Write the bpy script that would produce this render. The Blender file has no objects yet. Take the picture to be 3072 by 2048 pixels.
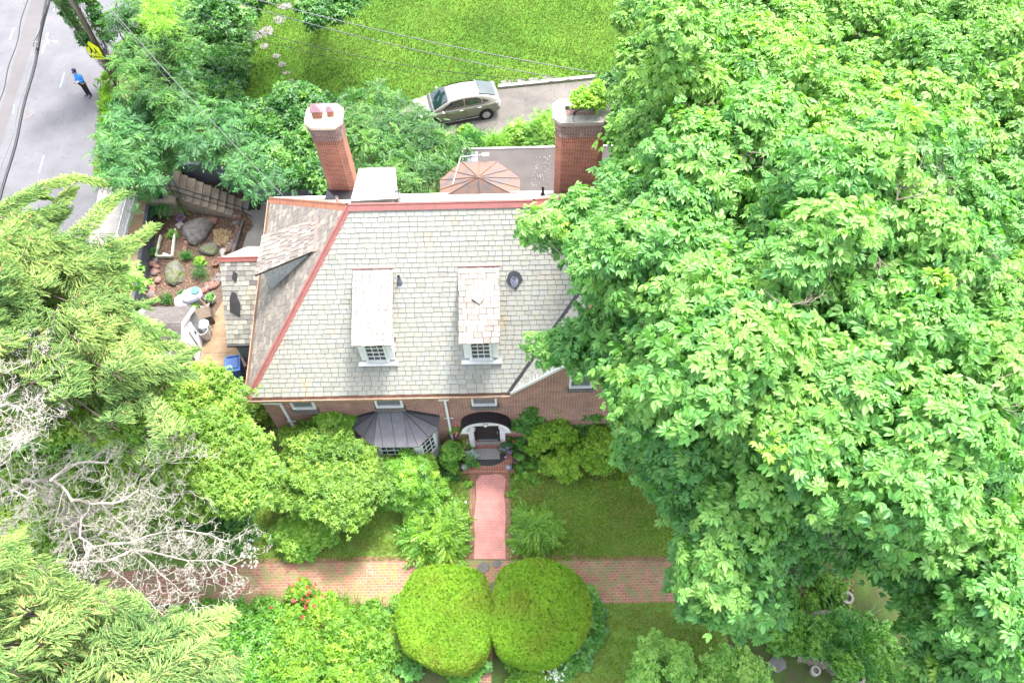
import bpy, bmesh, math, random
import numpy as np
from mathutils import Vector, Matrix
from mathutils.geometry import tessellate_polygon
rng = np.random.default_rng(7); random.seed(7)
R = math.radians
SC = bpy.context.scene
# ---------------------------------------------------------------- camera, sky, sun, exposure
H = 29.0
CM = np.array([[0.99974834,-0.02061239,-0.0088534],[-0.01276885,-0.84734544,0.53088856],[-0.01844477,-0.53064191,-0.8473954]])
cd = bpy.data.cameras.new('camera'); cam = bpy.data.objects.new('camera', cd); SC.collection.objects.link(cam)
cd.sensor_width = 36.0; cd.lens = 28.0; cd.clip_end = 600
cam.matrix_world = Matrix(((CM[0,0],-CM[0,1],-CM[0,2],0),(CM[1,0],-CM[1,1],-CM[1,2],0),(CM[2,0],-CM[2,1],-CM[2,2],H),(0,0,0,1)))
SC.camera = cam
w = bpy.data.worlds.new('World'); SC.world = w; w.use_nodes = True
nt = w.node_tree; bg = nt.nodes['Background']
sky = nt.nodes.new('ShaderNodeTexSky'); sky.sky_type = 'NISHITA'; sky.sun_disc = False
SUN_EL, SUN_AZ = 66.0, 35.0      # azimuth clockwise from +Y (towards +X)
sky.sun_elevation = R(SUN_EL); sky.sun_rotation = R(SUN_AZ); sky.air_density = 1.0; sky.dust_density = 5.0; sky.ozone_density = 1.0
hs = nt.nodes.new('ShaderNodeHueSaturation'); hs.inputs['Saturation'].default_value = .45; hs.inputs['Value'].default_value = 1.15   # thin white cloud
nt.links.new(sky.outputs[0], hs.inputs['Color']); nt.links.new(hs.outputs[0], bg.inputs[0]); bg.inputs[1].default_value = 0.15
sd = bpy.data.lights.new('sun', 'SUN'); sd.energy = 1.25; sd.angle = R(9); sd.color = (1.0, 0.95, 0.87)
so = bpy.data.objects.new('sun', sd); SC.collection.objects.link(so)
sv = Vector((math.sin(R(SUN_AZ))*math.cos(R(SUN_EL)), math.cos(R(SUN_AZ))*math.cos(R(SUN_EL)), math.sin(R(SUN_EL))))
so.rotation_euler = sv.to_track_quat('Z', 'Y').to_euler(); so.location = sv*60
SC.view_settings.view_transform = 'Standard'; SC.view_settings.look = 'None'
SC.view_settings.exposure = 2.32; SC.view_settings.gamma = 1.0
SC.cycles.max_bounces = 8; SC.cycles.diffuse_bounces = 6; SC.cycles.transmission_bounces = 6; SC.cycles.transparent_max_bounces = 4
# ---------------------------------------------------------------- helpers
def at(px, py, z=0.0):
    r = CM @ np.array([px-1536., py-1024., 2389.]); t = (z-H)/r[2]
    return Vector((r[0]*t, r[1]*t, z))
def tag(o, label=None, cat=None, group=None, kind=None):
    if label: o['label'] = label
    if cat: o['category'] = cat
    if group: o['group'] = group
    if kind: o['kind'] = kind
    return o
def empty(name, loc, rz=0, **k):
    o = bpy.data.objects.new(name, None); SC.collection.objects.link(o); o.location = loc; o.rotation_euler.z = rz
    o.empty_display_size = .2
    return tag(o, **k)
def copy_tree(o, loc=None, rz=None, sc=None, parent=None, **k):
    c = o.copy(); SC.collection.objects.link(c)
    if parent is not None: c.parent = parent
    for ch in [x for x in o.children]: copy_tree(ch, parent=c)
    if loc is not None: c.location = loc
    if rz is not None: c.rotation_euler.z = rz
    if sc is not None: c.scale = sc if hasattr(sc, '__len__') else (sc,)*3
    return tag(c, **k)
class MB:
    def __init__(s): s.v = []; s.f = []; s.m = []; s.t = []
    def add(s, vs, fs, mi=0, t=None):
        b = len(s.v); t = random.random() if t is None else t
        s.v += [tuple(v) for v in vs]
        for f in fs: s.f.append([b+i for i in f]); s.m.append(mi); s.t.append(t)
        return s
    def poly(s, pts, mi=0, t=None): return s.add(pts, [list(range(len(pts)))], mi, t)
    def box(s, c, d, rz=0, mi=0, t=None, M=None):
        cx, cy, cz = c; dx, dy, dz = d[0]/2, d[1]/2, d[2]/2; ca, sa = math.cos(rz), math.sin(rz); vs = []
        for z in (-dz, dz):
            for x, y in ((-dx,-dy),(dx,-dy),(dx,dy),(-dx,dy)):
                p = Vector((x*ca-y*sa, x*sa+y*ca, z)); 
                if M is not None: p = M @ Vector((x, y, z))
                vs.append((cx+p[0], cy+p[1], cz+p[2]))
        return s.add(vs, [(0,3,2,1),(4,5,6,7),(0,1,5,4),(1,2,6,5),(2,3,7,6),(3,0,4,7)], mi, t)
    def prism(s, pts, z0, z1, mi=0, t=None, top=True, bot=True):
        n = len(pts); a = sum(pts[i][0]*pts[(i+1)%n][1]-pts[(i+1)%n][0]*pts[i][1] for i in range(n))
        if a < 0: pts = list(pts)[::-1]
        vs = [(p[0],p[1],z0) for p in pts]+[(p[0],p[1],z1) for p in pts]
        fs = [(i,(i+1)%n,n+(i+1)%n,n+i) for i in range(n)]
        if top: fs.append(list(range(n,2*n)))
        if bot: fs.append(list(range(n))[::-1])
        return s.add(vs, fs, mi, t)
    def slab(s, pts, th, mi=0, t=None):      # 3-D polygon thickened along -normal
        P = [Vector(p) for p in pts]; n = nrm(P); 
        if n.z < 0: P = P[::-1]; n = -n
        k = len(P); vs = P+[p-n*th for p in P]
        return s.add(vs, [list(range(k)), list(range(k,2*k))[::-1]]+[(i, k+i, k+(i+1)%k, (i+1)%k) for i in range(k)], mi, t)
    def tube(s, pts, r, n=6, mi=0, t=None, cap=True):
        pts = [Vector(p) for p in pts]; rs = r if hasattr(r,'__len__') else [r]*len(pts); vs = []; prev = None
        for i, p in enumerate(pts):
            d = (pts[min(i+1,len(pts)-1)]-pts[max(i-1,0)]).normalized()
            if prev is None: a = d.orthogonal().normalized()
            else:
                a = prev - d*prev.dot(d); a = a.normalized() if a.length > 1e-6 else d.orthogonal().normalized()
            prev = a; b = d.cross(a)
            for k in range(n):
                q = 2*math.pi*k/n; vs.append(p+(a*math.cos(q)+b*math.sin(q))*rs[i])
        fs = [(i*n+k, i*n+(k+1)%n, (i+1)*n+(k+1)%n, (i+1)*n+k) for i in range(len(pts)-1) for k in range(n)]
        if cap: fs += [list(range(n))[::-1], list(range((len(pts)-1)*n, len(pts)*n))]
        return s.add(vs, fs, mi, t)
    def lathe(s, prof, c=(0,0,0), n=16, mi=0, t=None):
        vs = [(c[0]+r*math.cos(2*math.pi*k/n), c[1]+r*math.sin(2*math.pi*k/n), c[2]+z) for r, z in prof for k in range(n)]
        fs = [(i*n+k, i*n+(k+1)%n, (i+1)*n+(k+1)%n, (i+1)*n+k) for i in range(len(prof)-1) for k in range(n)]
        return s.add(vs, fs, mi, t)
    def build(s, name, mats, parent=None, smooth=False, bevel=0):
        me = bpy.data.meshes.new(name); me.from_pydata(s.v, [], s.f); me.update()
        if not isinstance(mats, (list, tuple)): mats = [mats]
        for m in mats: me.materials.append(m)
        me.polygons.foreach_set('material_index', s.m)
        uv = me.uv_layers.new(name='UVMap'); dat = np.zeros((len(me.loops), 2), np.float32); at_ = me.attributes.new('tint','FLOAT','FACE')
        at_.data.foreach_set('value', np.array(s.t, np.float32))
        co = [v.co for v in me.vertices]
        for p in me.polygons:
            n = p.normal; u = Vector((-n.y, n.x, 0))
            u = Vector((1,0,0)) if u.length < 1e-3 else u.normalized()
            v = n.cross(u)
            for li in p.loop_indices:
                c = co[me.loops[li].vertex_index]; dat[li] = (c.dot(u), c.dot(v))
        uv.data.foreach_set('uv', dat.ravel())
        if smooth: me.polygons.foreach_set('use_smooth', [True]*len(me.polygons))
        o = bpy.data.objects.new(name, me); SC.collection.objects.link(o)
        if parent is not None:
            o.parent = parent
        if bevel:
            b = o.modifiers.new('bevel','BEVEL'); b.width = bevel; b.segments = 2; b.limit_method = 'ANGLE'
        return o
def nrm(P):
    n = Vector((0,0,0))
    for i in range(len(P)):
        a, b = Vector(P[i]), Vector(P[(i+1)%len(P)]); n += Vector(((a.y-b.y)*(a.z+b.z),(a.z-b.z)*(a.x+b.x),(a.x-b.x)*(a.y+b.y)))
    return n.normalized()
def xy(l, z=0.): return [tuple(at(a, b, z)[:2]) for a, b in l]
# ---------------------------------------------------------------- materials
def newmat(name):
    m = bpy.data.materials.new(name); m.use_nodes = True; n = m.node_tree
    return m, n, n.nodes['Principled BSDF']
def N(n, t, **k):
    x = n.nodes.new(t)
    for a, b in k.items():
        if a[0] == '_': x.inputs[a[1:].replace('_',' ')].default_value = b
        else: setattr(x, a, b)
    return x
def ramp(n, fac, stops):
    r = N(n, 'ShaderNodeValToRGB'); e = r.color_ramp.elements
    while len(e) < len(stops): e.new(.5)
    for i, (p, c) in enumerate(stops): e[i].position = p; e[i].color = (*c, 1)
    n.links.new(fac, r.inputs[0]); return r.outputs[0]
def mix(n, fac, a, b, mode='MIX'):
    x = N(n, 'ShaderNodeMix', data_type='RGBA', blend_type=mode)
    if isinstance(fac, (int, float)): x.inputs[0].default_value = fac
    else: n.links.new(fac, x.inputs[0])
    for s, v in ((6, a), (7, b)):
        if isinstance(v, tuple): x.inputs[s].default_value = (*v, 1)
        else: n.links.new(v, x.inputs[s])
    return x.outputs[2]
def noise(n, scale, detail=4, rough=.6, vec=None, dist=0):
    x = N(n, 'ShaderNodeTexNoise', _Scale=scale, _Detail=detail, _Roughness=rough, _Distortion=dist)
    if vec is None:
        tc = N(n, 'ShaderNodeNewGeometry'); vec = tc.outputs['Position']
    n.links.new(vec, x.inputs['Vector']); return x.outputs['Fac']
def bump(n, b, h, s=.3, d=.02):
    x = N(n, 'ShaderNodeBump', _Strength=s, _Distance=d); n.links.new(h, x.inputs['Height']); n.links.new(x.outputs[0], b.inputs['Normal'])
def plain(name, col, rough=.6, metal=0, var=.25, scale=3, bmp=.15, col2=None, spec=.5):
    m, n, b = newmat(name); f = noise(n, scale, 5, .65)
    c2 = col2 or tuple(x*(1-var) for x in col)
    c = ramp(n, f, [(.35, c2), (.65, col)]); n.links.new(c, b.inputs['Base Color'])
    b.inputs['Roughness'].default_value = rough; b.inputs['Metallic'].default_value = metal; b.inputs['Specular IOR Level'].default_value = spec
    if bmp: bump(n, b, noise(n, scale*8, 4), bmp, .01)
    return m
def brickmat(name, c1, c2, mortar, bw=.205, bh=.068, ms=.006, moss=None, off=.5, dark=None, swap=False, rough=.85, jit=0):
    m, n, b = newmat(name); uv = N(n, 'ShaderNodeUVMap'); v = uv.outputs[0]
    if jit:
        nz = N(n, 'ShaderNodeTexNoise', _Scale=3.); n.links.new(v, nz.inputs['Vector'])
        va = N(n, 'ShaderNodeVectorMath', operation='MULTIPLY_ADD'); n.links.new(nz.outputs['Color'], va.inputs[0]); va.inputs[1].default_value = (jit,)*3; n.links.new(v, va.inputs[2]); v = va.outputs[0]
    if swap:
        mp = N(n, 'ShaderNodeMapping'); mp.inputs['Rotation'].default_value = (0,0,R(swap if swap is not True else 90)); n.links.new(v, mp.inputs[0]); v = mp.outputs[0]
    t = N(n, 'ShaderNodeTexBrick', offset=off); n.links.new(v, t.inputs['Vector'])
    for k, x in dict(Scale=1., Brick_Width=bw, Row_Height=bh, Mortar_Size=ms, Mortar_Smooth=.1, Bias=0.).items():
        t.inputs[k.replace('_',' ')].default_value = x
    t.inputs['Color1'].default_value = (*c1, 1); t.inputs['Color2'].default_value = (*c2, 1); t.inputs['Mortar'].default_value = (*mortar, 1)
    c = t.outputs['Color']
    c = mix(n, .5, c, ramp(n, noise(n, 2.2, 5), [(.3, (.45,.42,.4)), (.65, (1.0,.98,.95))]), 'MULTIPLY')
    if dark: c = mix(n, ramp(n, noise(n, 1.1, 6, .7), [(.55,(0,0,0)),(.7,(1,1,1))]), c, dark)
    if moss: c = mix(n, ramp(n, noise(n, 2.6, 8, .75), [(moss[1],(0,0,0)),(moss[1]+.1,(.85,.85,.85))]), c, moss[0])
    n.links.new(c, b.inputs['Base Color']); b.inputs['Roughness'].default_value = rough
    bump(n, b, t.outputs['Fac'], -.5, .006) if False else None
    bb = N(n, 'ShaderNodeBump', _Strength=.5, _Distance=.006, invert=True); n.links.new(t.outputs['Fac'], bb.inputs['Height']); n.links.new(bb.outputs[0], b.inputs['Normal'])
    return m
def slatemat(name, stops, stain=(.42,.30,.16), st=.63, dark=(.10,.10,.10)):
    m, n, b = newmat(name); a = N(n, 'ShaderNodeAttribute', attribute_name='tint')
    c = ramp(n, a.outputs['Fac'], stops)
    g = N(n, 'ShaderNodeNewGeometry').outputs['Position']; mp = N(n, 'ShaderNodeMapping'); mp.inputs['Scale'].default_value = (2.2,.45,.45); n.links.new(g, mp.inputs[0])
    c = mix(n, ramp(n, noise(n, 1.1, 6, .7, mp.outputs[0]), [(st,(0,0,0)),(st+.14,(.7,.7,.7))]), c, stain)
    c = mix(n, ramp(n, noise(n, 5.5, 8, .8), [(.6,(0,0,0)),(.76,(.6,.6,.6))]), c, dark)
    c = mix(n, .45, c, ramp(n, noise(n, 18, 5, .7), [(.3,(.62,.62,.62)),(.6,(1,1,1))]), 'MULTIPLY')
    n.links.new(c, b.inputs['Base Color']); b.inputs['Roughness'].default_value = .62; b.inputs['Specular IOR Level'].default_value = .35
    bump(n, b, noise(n, 30, 5), .25, .006); return m
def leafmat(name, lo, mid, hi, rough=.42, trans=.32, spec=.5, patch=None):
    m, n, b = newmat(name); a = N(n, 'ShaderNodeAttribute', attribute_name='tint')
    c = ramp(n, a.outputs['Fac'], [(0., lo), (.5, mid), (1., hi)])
    if patch:
        c = mix(n, ramp(n, noise(n, patch[1], 3), [(.45,(0,0,0)),(.65,(.8,.8,.8))]), c, patch[0])
    n.links.new(c, b.inputs['Base Color']); b.inputs['Roughness'].default_value = rough; b.inputs['Specular IOR Level'].default_value = spec
    tr = N(n, 'ShaderNodeBsdfTranslucent'); tc = mix(n, 1., c, (1.35,1.6,.45), 'MULTIPLY'); n.links.new(tc, tr.inputs[0])
    ms = N(n, 'ShaderNodeMixShader'); ms.inputs[0].default_value = trans
    n.links.new(b.outputs[0], ms.inputs[1]); n.links.new(tr.outputs[0], ms.inputs[2]); n.links.new(ms.outputs[0], n.nodes['Material Output'].inputs[0])
    return m
MT = {}
MT['brick'] = brickmat('red_brick', (.40,.10,.05), (.25,.065,.04), (.50,.42,.35), ms=.007)
MT['brick_house'] = brickmat('house_brick', (.40,.155,.11), (.24,.095,.075), (.52,.46,.41), ms=.008)
MT['soldier'] = brickmat('soldier_brick', (.34,.085,.035), (.22,.055,.03), (.50,.43,.36), bw=.068, bh=.2, off=0.)
MT['sootbrick'] = brickmat('weathered_brick', (.22,.09,.08), (.12,.07,.07), (.50,.46,.44), dark=(.45,.43,.42))
MT['sill'] = brickmat('sill_brick', (.12,.10,.10), (.07,.06,.065), (.38,.37,.36), bw=.075, bh=.25, off=0.)
MT['paver'] = brickmat('path_brick', (.40,.15,.10), (.27,.105,.08), (.31,.27,.20), bw=.2, bh=.1, ms=.012, moss=((.17,.20,.075), .47), jit=.03, dark=(.33,.27,.21))
MT['paver2'] = brickmat('edge_brick', (.33,.16,.10), (.22,.11,.08), (.13,.12,.08), bw=.1, bh=.21, ms=.01, moss=((.12,.15,.05), .55), off=0., jit=.02)
MT['painted'] = brickmat('painted_brick', (.60,.28,.25), (.56,.255,.23), (.40,.17,.15), bw=.2, bh=.1, ms=.005, jit=.02, rough=.7)
MT['stoop'] = brickmat('stoop_brick', (.42,.15,.10), (.30,.10,.07), (.35,.30,.24), bw=.1, bh=.2, ms=.009, off=0., moss=((.14,.13,.05), .6))
MT['slate'] = slatemat('green_grey_slate', st=.60, stops=[(0,(.235,.235,.21)),(.12,(.265,.27,.24)),(.5,(.285,.29,.256)),(.72,(.29,.28,.24)),(.9,(.28,.29,.27)),(1,(.255,.265,.26))])
MT['slate_p'] = slatemat('purple_slate', [(0,(.145,.13,.12)),(.4,(.185,.165,.148)),(.8,(.225,.20,.178)),(1,(.275,.255,.205))], stain=(.32,.27,.16))
MT['slate_w'] = slatemat('pale_slate', [(0,(.25,.225,.20)),(.5,(.34,.32,.285)),(1,(.40,.375,.32))], st=.7, dark=(.3,.28,.26))
MT['slate_m'] = slatemat('mottled_slate', [(0,(.18,.152,.14)),(.3,(.22,.19,.172)),(.55,(.30,.275,.245)),(1,(.38,.355,.305))], st=.7, dark=(.3,.22,.21))
MT['underlay'] = plain('roof_underlay', (.10,.095,.085), .9)
MT['copper'] = plain('red_copper_trim', (.34,.12,.11), .45, 0, .4, 4, .1, col2=(.25,.10,.09))
MT['copper_o'] = plain('orange_copper', (.50,.20,.11), .45, 0, .4, 3, .1, col2=(.30,.12,.09))
MT['copper_r'] = plain('weathered_copper', (.17,.082,.05), .7, 0, .4, 2.4, .1, col2=(.07,.065,.07))
MT['gutter'] = plain('gutter_metal', (.42,.26,.19), .5, 0, .4, 4); MT['debris'] = plain('gutter_debris', (.10,.065,.045), .95, scale=12, bmp=.6)
MT['black'] = plain('black_roof', (.035,.035,.04), .7, 0, .5, 3, .2); MT['blackgloss'] = plain('black_membrane', (.02,.02,.025), .38, 0, .3, 3, .05)
MT['greyroof'] = plain('grey_metal_roof', (.13,.13,.15), .5, 0, .3, 2, .05); MT['seam'] = plain('roof_seam', (.05,.05,.055), .5)
MT['white'] = plain('white_paint', (.76,.77,.78), .5, 0, .12, 4, .05); MT['peel'] = plain('peeling_board', (.62,.64,.68), .7, 0, .5, 9, .3, col2=(.36,.37,.40))
MT['glass'] = plain('window_glass', (.03,.04,.045), .06, 0, .3, 2, 0, spec=.8); MT['screen'] = plain('window_screen', (.16,.17,.18), .35, 0, .3, 6, .05)
MT['concrete'] = plain('pale_concrete', (.31,.29,.27), .9, 0, .25, 1.5, .3); MT['concrete_t'] = plain('tan_concrete', (.27,.195,.125), .9, 0, .3, 1.2, .3, col2=(.17,.115,.07))
MT['cap'] = plain('chimney_cap_concrete', (.74,.70,.62), .85, 0, .2, 2, .2, col2=(.62,.52,.40)); MT['cap2'] = plain('cracked_cap_concrete', (.36,.335,.305), .9, 0, .4, 3, .5, col2=(.22,.205,.18))
MT['tread'] = plain('stair_concrete', (.34,.28,.225), .9, 0, .3, 3, .3); MT['bluewall'] = plain('blue_grey_wall', (.17,.185,.23), .85, 0, .25, 1.5, .2)
MT['blackwall'] = plain('dark_painted_wall', (.065,.07,.085), .75, 0, .5, 2.5, .3, col2=(.03,.035,.045)); MT['iron'] = plain('black_iron', (.02,.02,.025), .4, .3)
MT['flat'] = plain('flat_roof_felt', (.075,.066,.064), .9, 0, .25, 1.2, .3); MT['tank'] = plain('grey_plastic', (.28,.30,.38), .5, 0, .1); MT['pink'] = plain('faded_pink_plastic', (.50,.40,.47), .5, 0, .1)
MT['galv'] = plain('galvanised_steel', (.55,.57,.59), .4, .5, .25, 8); MT['blue'] = plain('blue_plastic', (.03,.13,.42), .4, 0, .2); MT['shingle'] = brickmat('grey_shingle', (.13,.115,.112), (.095,.085,.085), (.055,.05,.05), bw=.25, bh=.14, ms=.008)
MT['siding'] = plain('grey_siding', (.22,.22,.225), .8, 0, .25, 3); MT['ply'] = plain('brown_board', (.12,.095,.07), .9); MT['pot'] = plain('white_pot', (.66,.65,.62), .6, 0, .2, 8); MT['potd'] = plain('dark_pot', (.04,.04,.045), .6); MT['terra'] = plain('clay_pot', (.35,.15,.09), .8); MT['purple'] = plain('purple_pot', (.28,.15,.42), .6)
MT['soil'] = plain('bed_soil', (.13,.085,.065), .95, 0, .5, 9, .7, col2=(.065,.045,.035)); MT['bark'] = plain('brown_bark', (.15,.115,.09), .9, 0, .5, 6, .6); MT['barkp'] = plain('pale_dead_bark', (.46,.43,.39), .85, 0, .3, 5, .4, col2=(.27,.245,.215)); MT['pole'] = plain('weathered_pole_wood', (.24,.20,.155), .9, 0, .35, 5, .4)
MT['rock'] = plain('grey_boulder', (.21,.19,.18), .9, 0, .5, 5, .8, col2=(.09,.08,.08)); MT['rockr'] = plain('red_stone', (.27,.15,.12), .9, 0, .5, 5, .6); MT['rockg'] = plain('pale_stone', (.42,.40,.36), .9, 0, .4, 6, .5)
m, n, b = newmat('mossy_boulder'); c = ramp(n, noise(n, 4, 6, .7), [(.3,(.05,.05,.045)),(.5,(.15,.145,.13)),(.57,(.10,.13,.03)),(.7,(.08,.12,.02))]); n.links.new(c, b.inputs['Base Color']); b.inputs['Roughness'].default_value = .95; bump(n, b, noise(n, 14, 6), .7, .03); MT['rockm'] = m
MT['flag'] = plain('flagstone', (.17,.165,.155), .9, 0, .3, 3, .4)
# asphalt
def asphalt(name, c1, c2, crack=True, cs=1.0):
    m, n, b = newmat(name); c = ramp(n, noise(n, .35, 6, .65), [(.35,c1),(.65,c2)])
    c = mix(n, .35, c, ramp(n, noise(n, 40, 4, .8), [(.3,(.55,.55,.55)),(.65,(1,1,1))]), 'MULTIPLY')
    if crack:
        g = N(n, 'ShaderNodeNewGeometry').outputs['Position']; nz = N(n, 'ShaderNodeTexNoise', _Scale=.9, _Detail=5.); n.links.new(g, nz.inputs['Vector'])
        va = N(n, 'ShaderNodeVectorMath', operation='MULTIPLY_ADD'); n.links.new(nz.outputs['Color'], va.inputs[0]); va.inputs[1].default_value = (1.2/cs,)*3; n.links.new(g, va.inputs[2])
        vo = N(n, 'ShaderNodeTexVoronoi', feature='DISTANCE_TO_EDGE', _Scale=cs); n.links.new(va.outputs[0], vo.inputs['Vector'])
        c = mix(n, ramp(n, vo.outputs['Distance'], [(0,(.75,.75,.75)),(.012*cs,(0,0,0))]), c, tuple(x*.35 for x in c1))
    n.links.new(c, b.inputs['Base Color']); b.inputs['Roughness'].default_value = .9; bump(n, b, noise(n, 60, 4), .3, .006); return m
MT['asphalt'] = asphalt('street_asphalt', (.082,.082,.092), (.122,.122,.135), True, .16)
MT['asphalt2'] = asphalt('patch_asphalt', (.08,.077,.08), (.102,.096,.1), False)
MT['drive'] = asphalt('driveway_asphalt', (.07,.065,.06), (.14,.128,.115), True, .9)
def groundmat(name, stops, sc=1.2, fine=30, fstops=None, b_=.8):
    m, n, b = newmat(name); c = ramp(n, noise(n, sc, 8, .7), stops)
    c = mix(n, .6, c, ramp(n, noise(n, fine, 6, .75), fstops or [(.3,(.45,.45,.45)),(.65,(1,1,1))]), 'MULTIPLY')
    n.links.new(c, b.inputs['Base Color']); b.inputs['Roughness'].default_value = .95; b.inputs['Specular IOR Level'].default_value = .15; bump(n, b, noise(n, 25, 6), b_, .04); return m
MT['ground'] = groundmat('garden_ground', [(.3,(.10,.078,.055)),(.5,(.08,.12,.035)),(.7,(.10,.17,.04))])
MT['lawn_b'] = groundmat('bright_lawn', [(.3,(.04,.10,.012)),(.5,(.065,.15,.016)),(.72,(.11,.20,.025))], .22)
MT['lawn_f'] = groundmat('shaded_lawn', [(.25,(.22,.18,.08)),(.42,(.14,.24,.055)),(.62,(.18,.33,.065)),(.8,(.32,.36,.11))], .8)
MT['bright'] = plain('yellow_green_sign', (.62,.80,.0), .5, 0, .05, 2, 0)
m, n, b = newmat('sign_yellow'); b.inputs['Base Color'].default_value = (.78,.86,.0,1); b.inputs['Roughness'].default_value = .5; MT['sign'] = m
MT['car'] = plain('silver_brown_car_paint', (.27,.26,.23), .30, .45, .05, 2, 0, spec=.6); MT['carroof'] = MT['car']
MT['tyre'] = plain('tyre_rubber', (.02,.02,.02), .8); MT['carglass'] = plain('car_glass', (.012,.03,.03), .04, 0, .3, 2, 0, spec=1.0); MT['lamp'] = plain('lamp_lens', (.75,.75,.75), .15, 0, .1); MT['red'] = plain('red_plastic', (.5,.03,.03), .3)
# ---------------------------------------------------------------- leaf templates (x along, z up), instanced by numpy into one mesh
def L8(l=1., wd=.36, fold=.10, droop=.15):
    v = [(0,0,0),(.3*l,wd*l*.42,fold*l),(.65*l,wd*l*.45,fold*l-droop*l*.35),(l,0,-droop*l),(.65*l,-wd*l*.45,fold*l-droop*l*.35),(.3*l,-wd*l*.42,fold*l),(.3*l,0,0),(.65*l,0,-droop*l*.35)]
    return np.array(v), np.array([(0,6,1),(0,5,6),(1,6,7),(1,7,2),(5,7,6),(5,4,7),(2,7,3),(4,3,7)])
def L2(l=1., wd=.4, fold=.1, droop=.1):
    return np.array([(0,0,0),(.45*l,wd*l/2,fold*l),(l,0,-droop*l),(.45*l,-wd*l/2,fold*l)]), np.array([(0,2,1),(0,3,2)])
def rot(ax, a):
    return np.array(Matrix.Rotation(a, 3, ax))
def join(parts):
    V, F, o = [], [], 0
    for v, f in parts: V.append(v); F.append(f+o); o += len(v)
    return np.vstack(V), np.vstack(F)
def xf(T, M, off=(0,0,0)): return T[0] @ M.T + np.array(off), T[1]
def palm():
    out = []
    for a, s in ((0,1.),(42,.88),(-42,.88),(88,.62),(-88,.62)):
        M = rot('Z', R(a)) @ rot('Y', R(14)); out.append(xf(L8(s,.40,.07,.22), M, (.22,0,0)))
    return join(out)
def pinnate(n=6, l=.3, wd=.34, droop=.25):
    out = []
    for i in range(n):
        x = .15+.85*i/n; z = -droop*x*x
        for s in (1,-1): out.append(xf(L2(l*(1-.35*abs(i/n-.4)),wd), rot('Z', R(s*62)) @ rot('Y', R(12)), (x,0,z)))
    out.append(xf(L2(l,wd), rot('Y', R(20)), (1,0,-droop)))
    return join(out)
def whorl(n=7, wd=.3):
    return join([xf(L2(1.,wd,.04,.1), rot('Z', 2*math.pi*k/n+.2) @ rot('Y', R(8)), (0,0,0)) for k in range(n)])
def finger(n=16):
    V, F = [], []
    for k in range(n):
        a = k*2.4; t = .05+.8*k/n; r = .16*(1-.45*t); wv = .055
        c, s = math.cos(a), math.sin(a); u = np.array([0,-s,c]); d = np.array([0,c,s])
        p0 = np.array([t-.08,0,0]); tip = np.array([t+.17,0,0])+d*r
        V += [p0-u*wv, p0+u*wv, tip]; F.append((3*k,3*k+1,3*k+2))
    o = len(V)
    for a in (0, 1.57):
        u = np.array([0,math.cos(a),math.sin(a)])*.065
        V += [np.zeros(3)-u, np.array([1.,0,0])-u*.5, np.array([1.1,0,0]), np.array([1.,0,0])+u*.5, u]
        F += [(o,o+1,o+4),(o+1,o+3,o+4),(o+1,o+2,o+3)]; o += 5
    return np.array(V), np.array(F)
def blades(n=7, wd=.05, spread=.6, seed=3):
    r = random.Random(seed); V, F = [], []
    for k in range(n):
        a = r.uniform(0, 6.28); h = r.uniform(.6, 1.); s = spread*r.uniform(.3, 1.); c, q = math.cos(a), math.sin(a)
        bx, by = c*.06, q*.06; w_ = wd; o = len(V)
        V += [(bx-q*w_,by+c*w_,0),(bx+q*w_,by-c*w_,0),(bx+c*s*.4-q*w_*.8,by+q*s*.4+c*w_*.8,h*.65),(bx+c*s*.4+q*w_*.8,by+q*s*.4-c*w_*.8,h*.65),(bx+c*s,by+q*s,h*(1-s*.35))]
        F += [(o,o+1,o+3),(o,o+3,o+2),(o+2,o+3,o+4)]
    return np.array(V), np.array(F)
T = dict(palm=palm(), pinn=pinnate(), fern=pinnate(11,.26,.3,.3), leaf=L2(1,.5,.08,.12), leaf8=L8(1,.5,.08,.15), whorl=whorl(), finger=finger(),
         spray=pinnate(6,.26,.42,.1), blades=blades(), tri=join([xf(L2(1,.5,.08,.12), rot('Z',R(a))@rot('Y',R(8))) for a in (-60,0,60,150)]), needle=join([xf(pinnate(9,.24,.26,.05), rot('Z',R(a))*np.array([s_]*3), (0,0,0)) for a, s_ in ((0,1.),(38,.7),(-38,.7))]), long=blades(9,.022,1.0,5), hosta=join([xf(L8(1,.6,.05,.2), rot('Z',R(a))@rot('Y',R(-22))) for a in (0,75,150,220,290)]))
def frames(d, up, scale):
    d = d/np.linalg.norm(d, axis=1, keepdims=True); y = np.cross(up, d); ln = np.linalg.norm(y, axis=1, keepdims=True); y = np.where(ln < 1e-4, np.array([[0,1.,0]]), y/np.maximum(ln,1e-6))
    z = np.cross(d, y); return np.stack([d, y, z], axis=2)*np.asarray(scale).reshape(-1,1,1)
def scatter(name, tm, pos, M, tint, mat, parent=None, **k):
    V0, F0 = tm; n = len(pos); nv = len(V0)
    V = (np.einsum('nij,vj->nvi', M, V0) + pos[:,None,:]).reshape(-1,3).astype(np.float32)
    F = (F0[None]+ (np.arange(n)*nv)[:,None,None]).reshape(-1,3).astype(np.int32)
    me = bpy.data.meshes.new(name); me.vertices.add(len(V)); me.vertices.foreach_set('co', V.ravel())
    me.loops.add(F.size); me.loops.foreach_set('vertex_index', F.ravel()); me.polygons.add(len(F))
    me.polygons.foreach_set('loop_start', np.arange(len(F), dtype=np.int32)*3); me.update(calc_edges=True)
    a = me.attributes.new('tint','FLOAT','POINT'); a.data.foreach_set('value', np.repeat(np.clip(tint,0,1), nv).astype(np.float32))
    me.materials.append(mat); o = bpy.data.objects.new(name, me); SC.collection.objects.link(o)
    if parent is not None: o.parent = parent; o.location = -Vector(parent.location)
    return tag(o, **k)
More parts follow.
